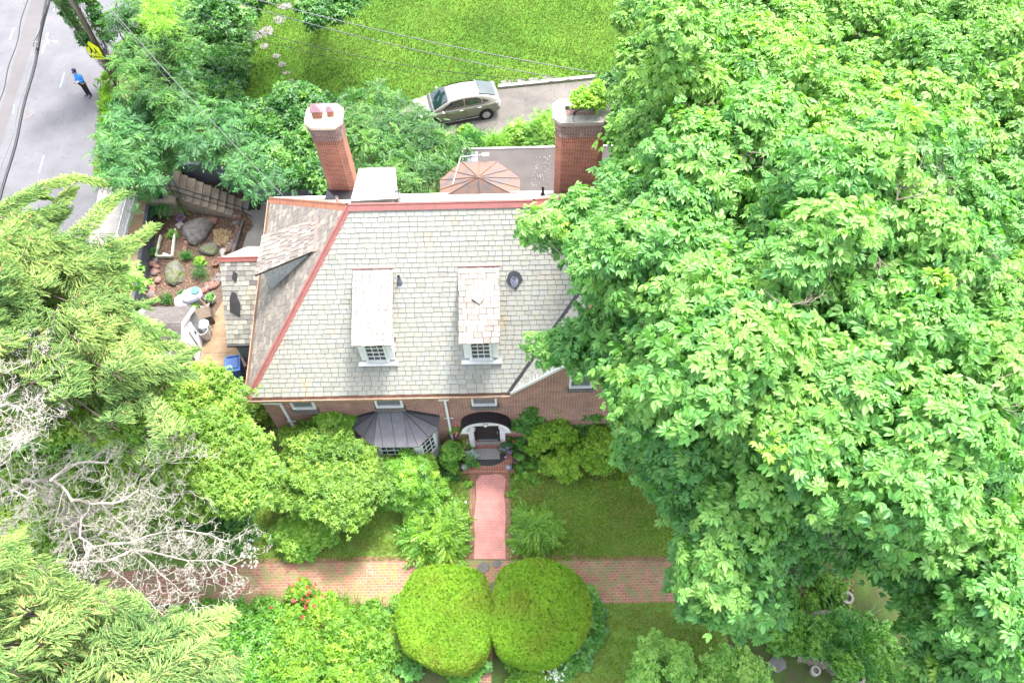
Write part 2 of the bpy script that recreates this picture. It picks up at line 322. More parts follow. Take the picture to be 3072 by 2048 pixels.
def unit(n):
    v = rng.normal(size=(n,3)); return v/np.linalg.norm(v, axis=1, keepdims=True)
def clump_leaves(C, Rd, K, zmin=-.35, flat=.75, out=.8, upw=.9, size=.3, sv_=.25, tb=None, ros=0):
    """C (n,3) clump centres, Rd (n,) radii, K leaves per clump (scaled by r^2) -> pos, M, tint; ros > 0 gathers the leaves in rosettes at twig tips"""
    C = np.asarray(C, float); Rd = np.asarray(Rd, float); cnt = np.maximum(6, (K*Rd*Rd)/max(1,ros)).astype(int); idx = np.repeat(np.arange(len(C)), cnt); n = len(idx)
    d = unit(n); bad = d[:,2] < zmin; d[bad,2] *= -1
    ax = rng.uniform(.7,1.35,(len(C),2)); ph = rng.uniform(0,6.28,(len(C),4)); k = ph[idx]
    lump = 1+.30*np.sin(3*d[:,0]+k[:,0])*np.sin(3.3*d[:,1]+k[:,1])+.18*np.sin(7*d[:,0]+k[:,2])*np.sin(6*d[:,1]+k[:,3])
    rr = (rng.uniform(.25, 1.05, n)**.6 + np.minimum(rng.exponential(.07, n), .22))*lump
    pos = C[idx] + d*np.concatenate([ax[idx], np.full((n,1),flat)],1)*(Rd[idx]*rr)[:,None]
    base = (rng.uniform(.25,.75,len(C)) if tb is None else np.asarray(tb))[idx]
    if ros:
        tw = rng.normal(size=n)*.13; d0 = np.repeat(d, ros, 0); n2 = n*ros; a = np.tile(np.arange(ros)*2*math.pi/ros, n)+np.repeat(rng.uniform(0,6.28,n),ros)+rng.normal(size=n2)*.25
        nz = d0*.55+np.array([0,0,.75])+np.repeat(rng.normal(size=(n,3))*.22,ros,0); nz /= np.linalg.norm(nz,axis=1,keepdims=True); t1 = np.cross(nz, np.array([[.3,.9,.1]])); t1 /= np.linalg.norm(t1,axis=1,keepdims=True); t2 = np.cross(nz,t1)
        hd = t1*np.cos(a)[:,None]+t2*np.sin(a)[:,None]+nz*rng.uniform(-.35,.55,(n2,1)); up = nz+rng.normal(size=(n2,3))*.22
        pos = np.repeat(pos,ros,0)+rng.normal(size=(n2,3))*size*.18; M = frames(hd, up, size*(1+rng.uniform(-sv_,sv_,n2)))
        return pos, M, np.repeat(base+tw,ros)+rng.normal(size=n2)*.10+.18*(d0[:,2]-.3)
    hd = d*np.array([1,1,.35]) + rng.normal(size=(n,3))*.5 + np.array([0,0,-.15]); up = d*out*.5 + np.array([0,0,upw]) + rng.normal(size=(n,3))*.35
    M = frames(hd, up, size*(1+rng.uniform(-sv_, sv_, n)))
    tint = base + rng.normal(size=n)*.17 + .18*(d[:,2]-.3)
    return pos, M, tint
def inpoly(x, y, P):
    c = False; n = len(P); j = n-1
    for i in range(n):
        if (P[i][1] > y) != (P[j][1] > y) and x < (P[j][0]-P[i][0])*(y-P[i][1])/(P[j][1]-P[i][1])+P[i][0]: c = not c
        j = i
    return c
def edged(x, y, P):
    b = 1e9
    for i in range(len(P)):
        ax, ay = P[i]; bx, by = P[(i+1)%len(P)]; dx, dy = bx-ax, by-ay; t = max(0, min(1, ((x-ax)*dx+(y-ay)*dy)/(dx*dx+dy*dy+1e-9)))
        b = min(b, math.hypot(x-ax-t*dx, y-ay-t*dy))
    return b
def limb(mb, a, b, r0, r1, seg=5, wob=.12, n=5, sag=0):
    a, b = Vector(a), Vector(b); L = (b-a).length; pts = []
    for i in range(seg+1):
        t = i/seg; p = a.lerp(b, t); k = math.sin(math.pi*t)
        p += Vector((random.uniform(-1,1), random.uniform(-1,1), random.uniform(-.5,.5)))*wob*L*.3*k + Vector((0,0,sag*k*L)); pts.append(p)
    mb.tube(pts, [r0+(r1-r0)*i/seg for i in range(seg+1)], n); return pts
def W(mb, name, mat, parent, **k):           # world-coordinate part under a thing's Empty (or sub-part under a part)
    o = mb.build(name, mat, parent, **{a: b for a, b in k.items() if a in ('smooth','bevel')})
    if parent.type == 'EMPTY': o.location = -Vector(parent.location)
    return o
# ---------------------------------------------------------------- ground and paving
def sheet(name, pts, z, mat, kind='structure', hole=None, thick=0):
    me = bpy.data.meshes.new(name); loops = [[Vector((p[0],p[1],0)) for p in pts]] + ([[Vector((p[0],p[1],0)) for p in hole]] if hole else [])
    tri = tessellate_polygon(loops); al = [v for l in loops for v in l]
    fs = []
    for t in tri:
        a, b, c = (al[i] for i in t); fs.append(t if (b-a).cross(c-a).z > 0 else (t[0],t[2],t[1]))
    me.from_pydata([(v.x,v.y,z) for v in al], [], fs); me.materials.append(mat); uv = me.uv_layers.new(name='UVMap')
    for l in me.loops: uv.data[l.index].uv = tuple(me.vertices[l.vertex_index].co[:2])
    o = bpy.data.objects.new(name, me); SC.collection.objects.link(o); return tag(o, kind=kind)
GZ = -0.9
hole = [(-17.85,26.9),(-17.27,21.36),(-16.9,14.5),(-9.9,14.5),(-9.9,26.9),(-11.98,26.94),(-15.09,28.7),(-16.9,28.75),(-16.75,26.9)]
hole = [(-17.85,26.55),(-17.27,21.36),(-16.9,14.5),(-9.9,14.5),(-9.9,26.9),(-11.98,26.94),(-15.09,28.7),(-16.75,28.75),(-16.6,26.5)]
sheet('ground', [(-200,-120),(200,-120),(200,250),(-200,250)], 0, MT['ground'], hole=hole)
sheet('sunken_ground', [(-18.1,14.3),(-9.7,14.3),(-9.7,27.2),(-12,27.3),(-15,29),(-18.1,29)], GZ-.02, MT['soil'])
street = [(-20.0,10),(-20.08,23.8),(-20.56,27.71),(-21.22,28.69),(-21.87,31.9),(-22.68,35.72),(-22.6,38.5),(-21,42),(-18.6,44),(-17,60),(-80,60),(-80,10)]
sheet('street', street, .006, MT['asphalt'])
sheet('street_patch_strip', [(-28.9,44),(-27.9,44),(-26.5,30.2),(-25.3,20),(-26.1,20),(-27.4,33.1)], .010, MT['asphalt2'])
sheet('sidewalk', [(-19.95,12),(-19.95,23.8),(-20.35,27.6),(-18.75,27.3),(-18.5,23),(-18.3,12)], .10, MT['concrete'])
mb = MB(); mb.prism([(-20.1,12),(-20.1,23.8),(-20.56,27.7),(-20.35,27.75),(-19.95,23.8),(-19.95,12)], 0, .12); tag(mb.build('kerb', MT['concrete']), kind='structure')
sheet('sidewalk_joint', [(-20.0,24.6),(-18.6,24.55),(-18.6,24.52),(-20.0,24.57)], .104, MT['underlay'])
sheet('garden_walk', [(-18.6,28.6),(-17.95,28.6),(-17.80,26.5),(-17.25,21.3),(-16.9,12),(-18.2,12),(-18.3,22),(-18.55,27)], .015, MT['paver'])
lawnb = xy([(700,300),(705,180),(700,60),(760,-60),(900,-60),(1100,-60),(1950,-120),(1960,230),(1780,238),(1490,262),(1230,320),(1000,330),(780,360)], .0)
sheet('back_lawn', lawnb, .006, MT['lawn_b'])
sheet('driveway', xy([(1225,318),(1490,270),(1800,240),(1980,225),(1990,400),(1640,415),(1330,405),(1180,430),(900,460),(880,400)]), .012, MT['drive'])
mb = MB(); a, b_ = at(1495,268), at(1785,238); mb.add([a, b_, b_+Vector((0,.22,0)), a+Vector((0,.22,0))]+[p+Vector((0,0,.14)) for p in (a, b_, b_+Vector((0,.22,0)), a+Vector((0,.22,0)))], [(4,5,6,7),(0,1,5,4),(1,2,6,5),(2,3,7,6),(3,0,4,7)]); tag(mb.build('kerb_edge', MT['concrete']), kind='structure')
lawnf = xy([(790,1450),(1415,1440),(1412,1690),(780,1680)]); sheet('front_lawn', [(-16,8.3),(-1.95,8.5),(-1.95,11.8),(-16,11.8)], .006, MT['lawn_f'])
sheet('front_lawn', [(-.45,8.3),(8,8.3),(8,11.6),(-.45,11.9)], .006, MT['lawn_f']); sheet('lower_lawn', [(-.2,7.15),(7,7.15),(7,0),(-.2,0)], .006, MT['lawn_f'])
sheet('brick_path', [(-15.5,7.45),(-15.5,8.55),(-10,8.75),(-1.9,8.75),(5.9,8.55),(6.4,7.1),(-.1,7.12),(-1.1,6.0),(-1.2,4.0),(-1.6,4.0),(-1.6,6.2),(-4.5,7.1)], .012, MT['paver'])
sheet('path_edging', [(-10.5,8.75),(-2.0,8.76),(-2.0,8.95),(-10.5,8.94)], .014, MT['paver2']); sheet('path_edging', [(-.45,8.75),(5.9,8.56),(5.9,8.75),(-.45,8.93)], .014, MT['paver2'])
sheet('walk_border', [(-2.03,12.3),(-2.0,8.76),(-.45,8.74),(-.47,12.3)], .016, MT['paver2'])
pp = [(-1.82,8.78),(-.66,8.76),(-.68,9.6),(-.64,10.5),(-.70,11.2),(-.62,11.85),(-.72,12.03),(-1.0,12.1),(-1.3,12.08),(-1.62,12.05),(-1.78,11.8),(-1.75,11.2),(-1.83,10.4),(-1.80,9.5)]
sheet('painted_front_walk', pp, .021, MT['painted'])
def flags(name, cs, mat, label, grp, z=.03):
    for i, (px, py, sx, sy, a) in enumerate(cs):
        c = at(px, py, 0); pts = []
        for k in range(7):
            q = k*2*math.pi/7+random.uniform(-.2,.2); pts.append((math.cos(q)*sx*random.uniform(.85,1.1), math.sin(q)*sy*random.uniform(.85,1.1)))
        mb = MB(); mb.prism(pts, -.03, z); o = mb.build('stepping_stone', mat, bevel=.01); o.location = c; o.rotation_euler.z = a; tag(o, label, 'stepping stone', grp)
flags('s', [(717,152,.5,.42,.2),(760,110,.6,.5,.4),(792,140,.28,.3,.3),(828,170,.27,.24,.2),(845,195,.25,.25,.4),(858,220,.26,.2,.1),(873,246,.26,.22,.2),(800,95,.5,.5,.2),(840,60,.4,.4,0),(855,20,.45,.4,0),(738,135,.4,.35,.2)], MT['flag'], 'grey flagstone in the path curving across the back lawn', 'flagstones crossing the back lawn')
flags('s', [(1450,1702,.28,.2,.5),(1490,1690,.18,.14,.2),(1478,1760,.2,.2,.1)], MT['flag'], 'pale flagstone set where the painted walk meets the brick path', 'flagstones at the path crossing', .035)
flags('s', [(1520,247,.35,.16,.1),(1560,243,.3,.16,.1),(1600,240,.35,.16,.1),(1640,236,.3,.17,0)], MT['flag'], 'rough paving stone in the row between lawn and driveway kerb', 'paving stones beside the driveway kerb')
flags('s', [(2360,2010-75,.16,.14,.3),(2330,1990,.35,.3,.3)], MT['flag'], 'flat grey stone in the bottom right garden', 'flat stones in the bottom right garden')
# road paint, manhole
st = MB()
def stroke(l, wd, z=.016):
    P = [at(a*.1467, b*.1467, 0) for a, b in l]
    for p, q in zip(P[:-1], P[1:]):
        d = (q-p).normalized(); s = Vector((-d.y, d.x, 0))*wd/2; st.add([(v.x,v.y,z) for v in (p-s, q-s, q+s, p+s)], [(0,1,2,3)])
for l, wd in (([(695,862),(830,862)],.05),([(870,860),(900,860)],.05),([(1060,856),(1130,856)],.05),([(1130,856),(1185,856)],.1),([(975,680),(955,800)],.09),([(965,790),(900,950)],.05),([(915,940),(893,1025)],.10),([(875,1040),(865,1110)],.06),
              ([(970,835),(1015,835)],.04),([(970,835),(963,885)],.05),([(963,885),(1005,885)],.04),([(1015,835),(1010,858)],.05),([(968,858),(1010,858)],.04),([(1008,858),(1005,885)],.05),([(1105,190),(1100,240)],.06)): stroke(l, wd)
tag(st.build('painted_survey_arrows', MT['white']), kind='structure')
st = MB(); stroke([(285,590),(245,700)],.06); stroke([(245,700),(205,825)],.11); tag(st.build('peach_road_mark', plain('peach_paint', (.62,.50,.36), .8)), kind='structure')
st = MB(); [stroke([(a/.3833*1.0*2.614*.0+x0, y0),(x1, y1)],.05) for a,x0,y0,x1,y1 in ((0,1325,1490,1235,1790),(0,900,3180,800,3540),(0,300,2150,270,2330))]
tag(st.build('blue_road_mark', plain('blue_paint', (.22,.52,.68), .8)), kind='structure')
c = at(78,343); mb = MB(); mb.lathe([(.42,0),(.42,.012),(.37,.014),(.37,.010),(.34,.012),(.0,.013)], (0,0,.004), 28)
for k in range(-3,4): mb.box((0,k*.09,.018),(.55*math.cos(k*.35),.025,.006))
o = mb.build('manhole_cover', plain('worn_iron', (.125,.115,.12), .7, 0, .3, 8)); o.location = c; tag(o, 'round iron manhole cover in the grey street', 'manhole cover')
# ---------------------------------------------------------------- the house
house = empty('slate_roof_house', (-2.2,17.8,0), label='brick house with hipped grey-green slate roof, red copper ridges and two front dormers', cat='house')
hz = lambda y: 4.6+(y-13.2)
HW = MB()
HW.prism([(-9.25,13.4),(4.95,13.4),(4.95,22.2),(-9.75,22.2)], -1.0, 4.5); HW.add([(-.2,13.4,4.5),(4.95,13.4,4.5),(2.4,13.4,7.2),(-.2,13.6,4.5),(4.95,13.6,4.5),(2.4,13.6,7.2)], [(0,1,2),(3,5,4)])
walls = W(HW, 'wall', MT['brick_house'], house)
FLp, BLp, RL, RR, JT = (-9.5,13.2,4.6), (-10.05,22.4,4.6), (-5.54,17.8,9.2), (.55,17.8,9.2), (2.4,15.95,7.35)
EV, GA, FR, BR = (-.35,13.2,4.6), (2.4,13.2,7.35), (5.15,13.2,4.6), (5.15,22.4,4.6)
facets = dict(front=[FLp, EV, JT, RR, RL], left=[FLp, RL, BLp], back=[BLp, RL, RR, BR], right1=[FR, BR, RR, JT], right2=[FR, JT, GA], gl=[EV, GA, JT])
ul = MB()
for p in facets.values(): ul.slab(p, .10)
roof = W(ul, 'roof', MT['underlay'], house)
def clip(poly, P):
    out = poly; n = len(P); A = sum(P[i][0]*P[(i+1)%n][1]-P[(i+1)%n][0]*P[i][1] for i in range(n)); s = 1 if A > 0 else -1
    for i in range(n):
        a, b = P[i], P[(i+1)%n]; inp = out; out = []
        f = lambda q: s*((b[0]-a[0])*(q[1]-a[1])-(b[1]-a[1])*(q[0]-a[0]))
        for j in range(len(inp)):
            p, q = inp[j], inp[(j+1)%len(inp)]; fp, fq = f(p), f(q)
            if fp >= 0: out.append(p)
            if (fp > 0 > fq) or (fp < 0 < fq): t = fp/(fp-fq); out.append((p[0]+(q[0]-p[0])*t, p[1]+(q[1]-p[1])*t))
        if not out: return []
    return out
def slates(mb, pts, h=.17, w_=.29, gap=.014, th=.02, lift=.004, skip=None, udir=None):
    P = [Vector(p) for p in pts]; n = nrm(P)
    if n.z < 0: n = -n
    u = Vector(udir).normalized() if udir else Vector((-n.y, n.x, 0)).normalized(); v = n.cross(u)
    if v.z < 0: v = -v; 
    o = P[0]; Q = [((p-o).dot(u), (p-o).dot(v)) for p in P]; umin, umax = min(q[0] for q in Q), max(q[0] for q in Q); vmin, vmax = min(q[1] for q in Q), max(q[1] for q in Q)
    r = 0; y = vmin
    while y < vmax:
        x = umin - (w_*.5 if r % 2 else 0) - random.uniform(0,.06)
        while x < umax:
            ww = w_*random.choice((.8,.95,1.,1.05,1.25)); jx, jy = random.uniform(-.003,.003), random.uniform(-.008,.006)
            jy += .012; q = [(x+gap/2, y+jy), (x+ww*.5, y+jy+random.uniform(-.005,.005)), (x+ww-gap/2, y+jy+random.uniform(-.006,.006)), (x+ww-gap/2, y+h+.006), (x+gap/2, y+h+.006)]
            cpt = o+u*(x+ww/2)+v*(y+h/2)
            if not (skip and skip(cpt)):
                c_ = clip(q, Q)
                if len(c_) >= 3:
                    l_ = random.uniform(0,.006)
                    top = [o+u*a+v*b_+n*(lift+l_+th*(1-.75*(b_-y)/h)) for a, b_ in c_]; bt = [o+u*a+v*b_+n*lift*.5 for a, b_ in c_]; k = len(c_)
                    fcs = [list(range(k))]+[(i, k+i, k+(i+1)%k, (i+1)%k) for i in range(k)]
                    if u.cross(v).dot(n) < 0: fcs = [list(f)[::-1] for f in fcs]
                    mb.add(top+bt, fcs)
            x += ww
        y += h; r += 1
D1, D2 = (-5.52,-4.18), (-1.98,-.62)
def skf(c): return any(a+.22 < c.x < b-.22 and 14.2 < c.y < 16.1 for a, b in (D1, D2))
s = MB(); slates(s, facets['front'], skip=skf); W(s, 'front_slates', MT['slate'], roof)
s = MB(); slates(s, facets['left']); W(s, 'side_slates', MT['slate_p'], roof)
s = MB(); slates(s, facets['back']); W(s, 'back_slates', MT['slate_w'], roof)  # paler slate colour carries the strong sun on the back slope
s = MB(); slates(s, facets['right1']); slates(s, facets['right2']); slates(s, facets['gl']); W(s, 'gable_slates', MT['slate'], roof)
def trim(pts, wd=.16, up=.06, name='ridge_cap', mat='copper', parent=None, sides=((0,0,1),)):
    mb = MB(); P = [Vector(p) for p in pts]
    for a, b in zip(P[:-1], P[1:]):
        d = (b-a).normalized(); s_ = d.cross(Vector((0,0,1))).normalized(); nz = s_.cross(d); L = (b-a).length; k = max(1, round(L/1.9))
        for i in range(k):
            p, q = a+d*(L*i/k), a+d*(L*(i+1)/k)
            prof = [(-wd,-wd*.62),(-wd*.30,up*.5),(-wd*.22,up*1.25),(0,up*1.7),(wd*.22,up*1.25),(wd*.30,up*.5),(wd,-wd*.62)]
            vs = [e+s_*x+nz*(z+.02) for e in (p, q) for x, z in prof]; m_ = len(prof)
            mb.add(vs, [(j, j+1, m_+j+1, m_+j) for j in range(m_-1)])
            mb.tube([p-d*.02, p+d*.03], .05, 8)
    return W(mb, name, MT[mat], parent or roof)
trim([RL, RR]); trim([RL, FLp], name='hip_cap'); trim([RL, BLp], name='hip_cap', mat='copper_o'); trim([RR, JT], name='hip_cap'); trim([RR, BR], name='hip_cap'); trim([JT, GA], name='ridge_cap')
mb = MB(); v0, v1 = Vector(EV), Vector(JT); d = v1-v0
mb.slab([v0+Vector((-.10,0,.05)), v0+Vector((.06,0,.10)), v1+Vector((.06,-.06,.06)), v1+Vector((-.10,0,.03))], .02); W(mb, 'valley_flashing', MT['black'], roof)
# gutters (open channel) and contents
def gutter(a, b, out, mat='gutter', debris=True):
    a, b, out = Vector(a), Vector(b), Vector(out).normalized(); mb = MB(); pr = [(0,0),(0,-.11),(.12,-.11),(.13,.0),(.15,.0),(.15,-.13),(-.02,-.13),(-.02,0)]
    vs = [e+out*x+Vector((0,0,z)) for e in (a, b) for x, z in pr]; m_ = len(pr)
    mb.add(vs, [(j, (j+1)%m_, m_+(j+1)%m_, m_+j) for j in range(m_)]); g = W(mb, 'gutter', MT[mat], house)
    if debris: mb = MB(); mb.add([a+out*.005+Vector((0,0,-.05)), b+out*.005+Vector((0,0,-.05)), b+out*.118+Vector((0,0,-.05)), a+out*.118+Vector((0,0,-.05))], [(0,1,2,3)]); W(mb, 'debris', MT['debris'], g)
gutter((-9.5,13.2,4.58), (-2.9,13.2,4.58), (0,-1,0), debris=False); gutter((-2.9,13.2,4.585), (-.35,13.2,4.585), (0,-1,0))
gutter((-9.5,13.2,4.57), (-10.05,22.4,4.57), (-1,-.06,0)); gutter((-10.05,22.4,4.57), (5.15,22.4,4.57), (0,1,0), 'white', False); gutter((5.15,13.2,4.57), (5.15,22.4,4.57), (1,0,0), 'white')
# rakes of the gable
mb = MB()
for a, b in ((EV, GA), (FR, GA)):
    a, b = Vector(a), Vector(b); mb.add([a+Vector((0,-.03,.02)), b+Vector((0,-.03,.02)), b+Vector((0,-.03,-.16)), a+Vector((0,-.03,-.16)), a+Vector((0,.2,.015)), b+Vector((0,.2,.015)), b+Vector((0,.2,-.16)), a+Vector((0,.2,-.16))], [(0,1,2,3),(0,4,5,1),(3,2,6,7)])
W(mb, 'rake_board', MT['white'], house)
# downspouts
for px in (( -8.85, -8.55), (-2.68, -2.68)):
    x0, x1 = px; mb = MB(); mb.box((x0,13.17,4.36),(.36,.2,.10)); mb.tube([(x0,13.15,4.3),(x0+.05,13.2,4.15),(x1-.0,13.30,3.9),(x1,13.31,.35),(x1,13.22,.12),(x1,13.05,.06)] if x0 != x1 else [(x0,13.18,4.32),(x0,13.3,4.1),(x1,13.31,.3),(x1,13.2,.1),(x1,13.05,.06)], .058, 4)
    mb.box((x1,13.36,2.4),(.34,.04,.03)); W(mb, 'downspout', MT['white'], house)
# front windows under the eave
def window(x0, x1, z0, z1, y, parent, sill=True, cols=1, rows=1, glass='screen', fr=.07, name='window'):
    f = MB(); d = .10
    f.box(((x0+x1)/2,y-.02,z1-fr/2),(x1-x0,d,fr)); f.box(((x0+x1)/2,y-.02,z0+fr/2),(x1-x0,d,fr))
    for x in (x0+fr/2, x1-fr/2): f.box((x,y-.02,(z0+z1)/2),(fr,d,z1-z0-2*fr))
    for i in range(1, cols): f.box((x0+fr+(x1-x0-2*fr)*i/cols,y-.01,(z0+z1)/2),(.022,.04,z1-z0-2*fr))
    for i in range(1, rows): f.box(((x0+x1)/2,y-.01,z0+fr+(z1-z0-2*fr)*i/rows),(x1-x0-2*fr,.035,.022))
    o = W(f, name, MT['white'], parent)
    g = MB(); g.box(((x0+x1)/2,y+.012,(z0+z1)/2),(x1-x0-2*fr,.01,z1-z0-2*fr)); W(g, 'pane', MT[glass], o)
    if sill: s_ = MB(); s_.box(((x0+x1)/2,y-.05,z0-.12),(x1-x0+.12,.14,.20)); W(s_, 'sill', MT['sill'], o)
    return o
for x0, x1 in ((-8.22,-7.38),(-5.2,-4.22),(-1.75,-.84)): window(x0, x1, 3.42, 4.08, 13.37, house)
window(1.7, 2.5, 4.6, 5.5, 13.37, house); window(-7.0,-6.4,.6,1.3,13.37,house,False)
# front dormers
def dormer(x0, x1, mat):
    yb, zb, yf, zf = 16.33, 7.73, 13.86, 6.80
    c = MB(); c.add([(x0+.1,14.08,5.4),(x1-.1,14.08,5.4),(x1-.1,14.08,6.82),(x0+.1,14.08,6.82),(x0+.1,16.2,7.55),(x1-.1,16.2,7.55),(x0+.1,16.3,7.2),(x1-.1,16.3,7.2)], [(0,1,2,3),(0,3,4,6),(1,7,5,2),(3,2,5,4)])
    d_ = W(c, 'dormer', MT['white'], house)
    u = MB(); u.slab([(x0,yf,zf-.01),(x1,yf,zf-.01),(x1,yb,zb),(x0,yb,zb)], .07); s_ = MB(); slates(s_, [(x0,yf-.02,zf),(x1,yf-.02,zf),(x1,yb,zb),(x0,yb,zb)], h=.2, w_=.29, gap=.022)
    W(s_, 'dormer_roof', MT[mat], d_); W(u, 'roof_deck', MT['underlay'], d_)
    f = MB(); f.box(((x0+x1)/2,yb+.02,zb+.045),(x1-x0+.02,.13,.03)); W(f, 'flashing', MT['copper'], d_)
    xm = (x0+x1)/2; window(xm-.36, xm+.36, 5.52, 6.66, 14.04, d_, False, 3, 4, 'glass', .06)
    f = MB(); f.box((xm,13.99,5.44),(x1-x0+.02,.22,.04)); f.box((xm,14.02,5.56),(.8,.12,.06)); W(f, 'dormer_sill', MT['white'], d_)
dormer(*D1, 'slate_w'); dormer(*D2, 'slate_m')
mb = MB(); mb.slab([(-1.55,15.25,7.42),(-1.28,15.05,7.36),(-1.08,15.3,7.44),(-1.22,15.42,7.48),(-1.28,15.5,7.51)], .02); o = W(mb, 'loose_slate', MT['slate_w'], house)
# side dormer on the left slope, shed roof falling outward
c = MB(); c.add([(-9.05,17.25,5.3),(-9.05,18.6,5.3),(-9.05,18.6,6.5),(-9.05,17.25,6.5),(-7.0,17.25,7.5),(-7.0,18.6,7.5),(-7.2,17.25,7.2),(-7.2,18.6,7.2)], [(0,3,2,1),(0,6,4,3),(1,2,5,7),(3,4,5,2)])
d_ = W(c, 'dormer', MT['peel'], house); P_ = [(-9.35,17.12,6.42),(-9.35,18.95,6.42),(-6.98,18.62,7.66),(-6.98,17.17,7.66)]
u = MB(); u.slab(P_, .06); W(u, 'roof_deck', MT['underlay'], d_); s_ = MB(); slates(s_, [(p[0],p[1],p[2]+.01) for p in P_], h=.2, w_=.22, gap=.024); W(s_, 'dormer_roof', slatemat('tan_slate', [(0,(.135,.115,.105)),(.4,(.18,.158,.142)),(1,(.26,.235,.195))], st=.68), d_)
f = MB(); f.slab([(-7.0,17.1,7.72),(-7.0,18.7,7.72),(-6.86,18.7,7.76),(-6.86,17.1,7.76)], .03); W(f, 'flashing', MT['copper'], d_)
# back dormer
c = MB(); P_ = [(-5.54,18.19,8.98),(-3.95,18.29,8.98),(-4.45,21.15,7.5),(-5.8,21.15,7.5)]
c.prism([(-5.45,18.35),(-4.1,18.35),(-4.5,21.0),(-5.75,21.0)], 5.6, 7.48); d_ = W(c, 'dormer', MT['white'], house); u = MB(); u.slab(P_, .08); W(u, 'roof_deck', MT['underlay'], d_); s_ = MB(); slates(s_, [(p[0],p[1],p[2]+.01) for p in P_], h=.2, w_=.3); W(s_, 'dormer_roof', MT['slate_w'], d_)  # dormer roof slates coloured paler to stand for full sun
# vent pipes
def pipe(p, r=.05, h=.3, mat='galv', boot='galv'):
    mb = MB(); mb.tube([p, Vector(p)+Vector((0,0,h))], r, 10, cap=False); mb.tube([Vector(p)+Vector((0,0,h*.8)), Vector(p)+Vector((0,0,h))], r*.75, 10, cap=False); mb.lathe([(r*2.6,-.14),(r*1.7,.05),(r*1.1,h*.45)], p, 12); return W(mb, 'vent_pipe', MT[boot], house)
pipe((-3.98,16.0,7.43), .05, .28, boot='bluewall'); v = pipe((-.12,15.95,7.38), .075, .34, boot='tank')
mb = MB(); q = []
for k in range(14): a = k*2*math.pi/14; rr = random.uniform(.2,.3); q.append((-.12+math.cos(a)*rr, 15.93+math.sin(a)*rr*.8, 7.38+math.sin(a)*rr*.8))
mb.slab([(x,y,z+.045) for x,y,z in q], .02); W(mb, 'tar_patch', MT['black'], roof)
pipe((-6.1,18.6,8.45), .045, .35); pipe((-4.05,18.75,8.3), .09, .5); pipe((1.0,20.5,6.5), .05, .45, boot='black')
# chimneys
def octo(cx, cy, w_, d_, ch): return [(cx-w_/2+ch,cy-d_/2),(cx+w_/2-ch,cy-d_/2),(cx+w_/2,cy-d_/2+ch),(cx+w_/2,cy+d_/2-ch),(cx+w_/2-ch,cy+d_/2),(cx-w_/2+ch,cy+d_/2),(cx-w_/2,cy+d_/2-ch),(cx-w_/2,cy-d_/2+ch)]
def chimney(cx, cy, w_, d_, zt, capmat, ch=.2):
    c = MB(); c.prism(octo(cx, cy, w_, d_, ch), 0, zt-.98); st_ = W(c, 'chimney', MT['brick'], house)
    c = MB(); c.prism(octo(cx, cy, w_+.06, d_+.06, ch), zt-.98, zt-.76); W(c, 'soldier_course', MT['soldier'], st_)
    c = MB(); 
    for i, (g, z) in enumerate(((.07,-.76),(.10,-.42),(.14,-.34),(.18,-.26))): c.prism(octo(cx, cy, w_+g, d_+g, ch), zt+z, zt+([-.42,-.34,-.26,-.12][i]))
    W(c, 'corbel', MT['sootbrick'], st_); return st_
cx, cy = -6.78, 21.95; st_ = chimney(cx, cy, 1.06, 1.0, 9.35, 'cap')
c = MB(); c.prism(octo(cx, cy, 1.34, 1.22, .27), 9.23, 9.37); W(c, 'chimney_cap', MT['cap'], st_, bevel=.015)
for (x, y, s1, h1) in ((-6.98,21.95,.46,.34),(-6.52,21.98,.30,.26)):
    c = MB(); c.box((x,y,9.37+h1*.35),(s1*.72,s1*.72,h1*.7)); b1 = W(c, 'flue', MT['terra'], st_)
    c = MB(); z = 9.37+h1; h = s1/2; c.add([(x-h,y-h,z),(x+h,y-h,z),(x+h,y+h,z),(x-h,y+h,z),(x,y,z+s1*.33),(x-h,y-h,z-.03),(x+h,y-h,z-.03),(x+h,y+h,z-.03),(x-h,y+h,z-.03)], [(0,1,4),(1,2,4),(2,3,4),(3,0,4),(0,5,6,1),(1,6,7,2),(2,7,8,3),(3,8,5,0)]); W(c, 'flue_hood', plain('maroon_metal', (.20,.11,.13), .35, .1, .2, 3, .05), st_)
c = MB(); c.add([(-7.32,21.46,5.35),(-6.22,21.46,5.35),(-6.22,21.46,6.0),(-7.32,21.46,6.1),(-6.77,20.75,6.3),(-7.35,20.9,6.12),(-6.15,20.9,6.12)], [(3,4,2),(5,4,3),(4,6,2),(0,1,2,3),(0,3,5),(1,6,2)]); W(c, 'cricket_flashing', MT['blackgloss'], st_)
cx, cy = 2.38, 21.95; st2 = chimney(cx, cy, 1.75, 1.0, 9.30, 'cap2')
c = MB()
def wedge(a0, a1, z1=9.32, r_in=.45, gap=.02):
    O = octo(cx, cy, 2.05, 1.26, .28); I = octo(cx, cy, 1.15, .5, .05); n = 8
    for i in range(a0, a1):
        j = (i+1) % n; c.add([(*O[i],9.18),(*O[j],9.18),(*I[j],9.18),(*I[i],9.18),(*O[i],z1),(*O[j],z1),(*I[j],z1),(*I[i],z1)], [(4,5,6,7),(0,1,5,4),(2,3,7,6),(1,2,6,5),(3,0,4,7)])
wedge(0,8); W(c, 'chimney_cap', MT['cap2'], st2)
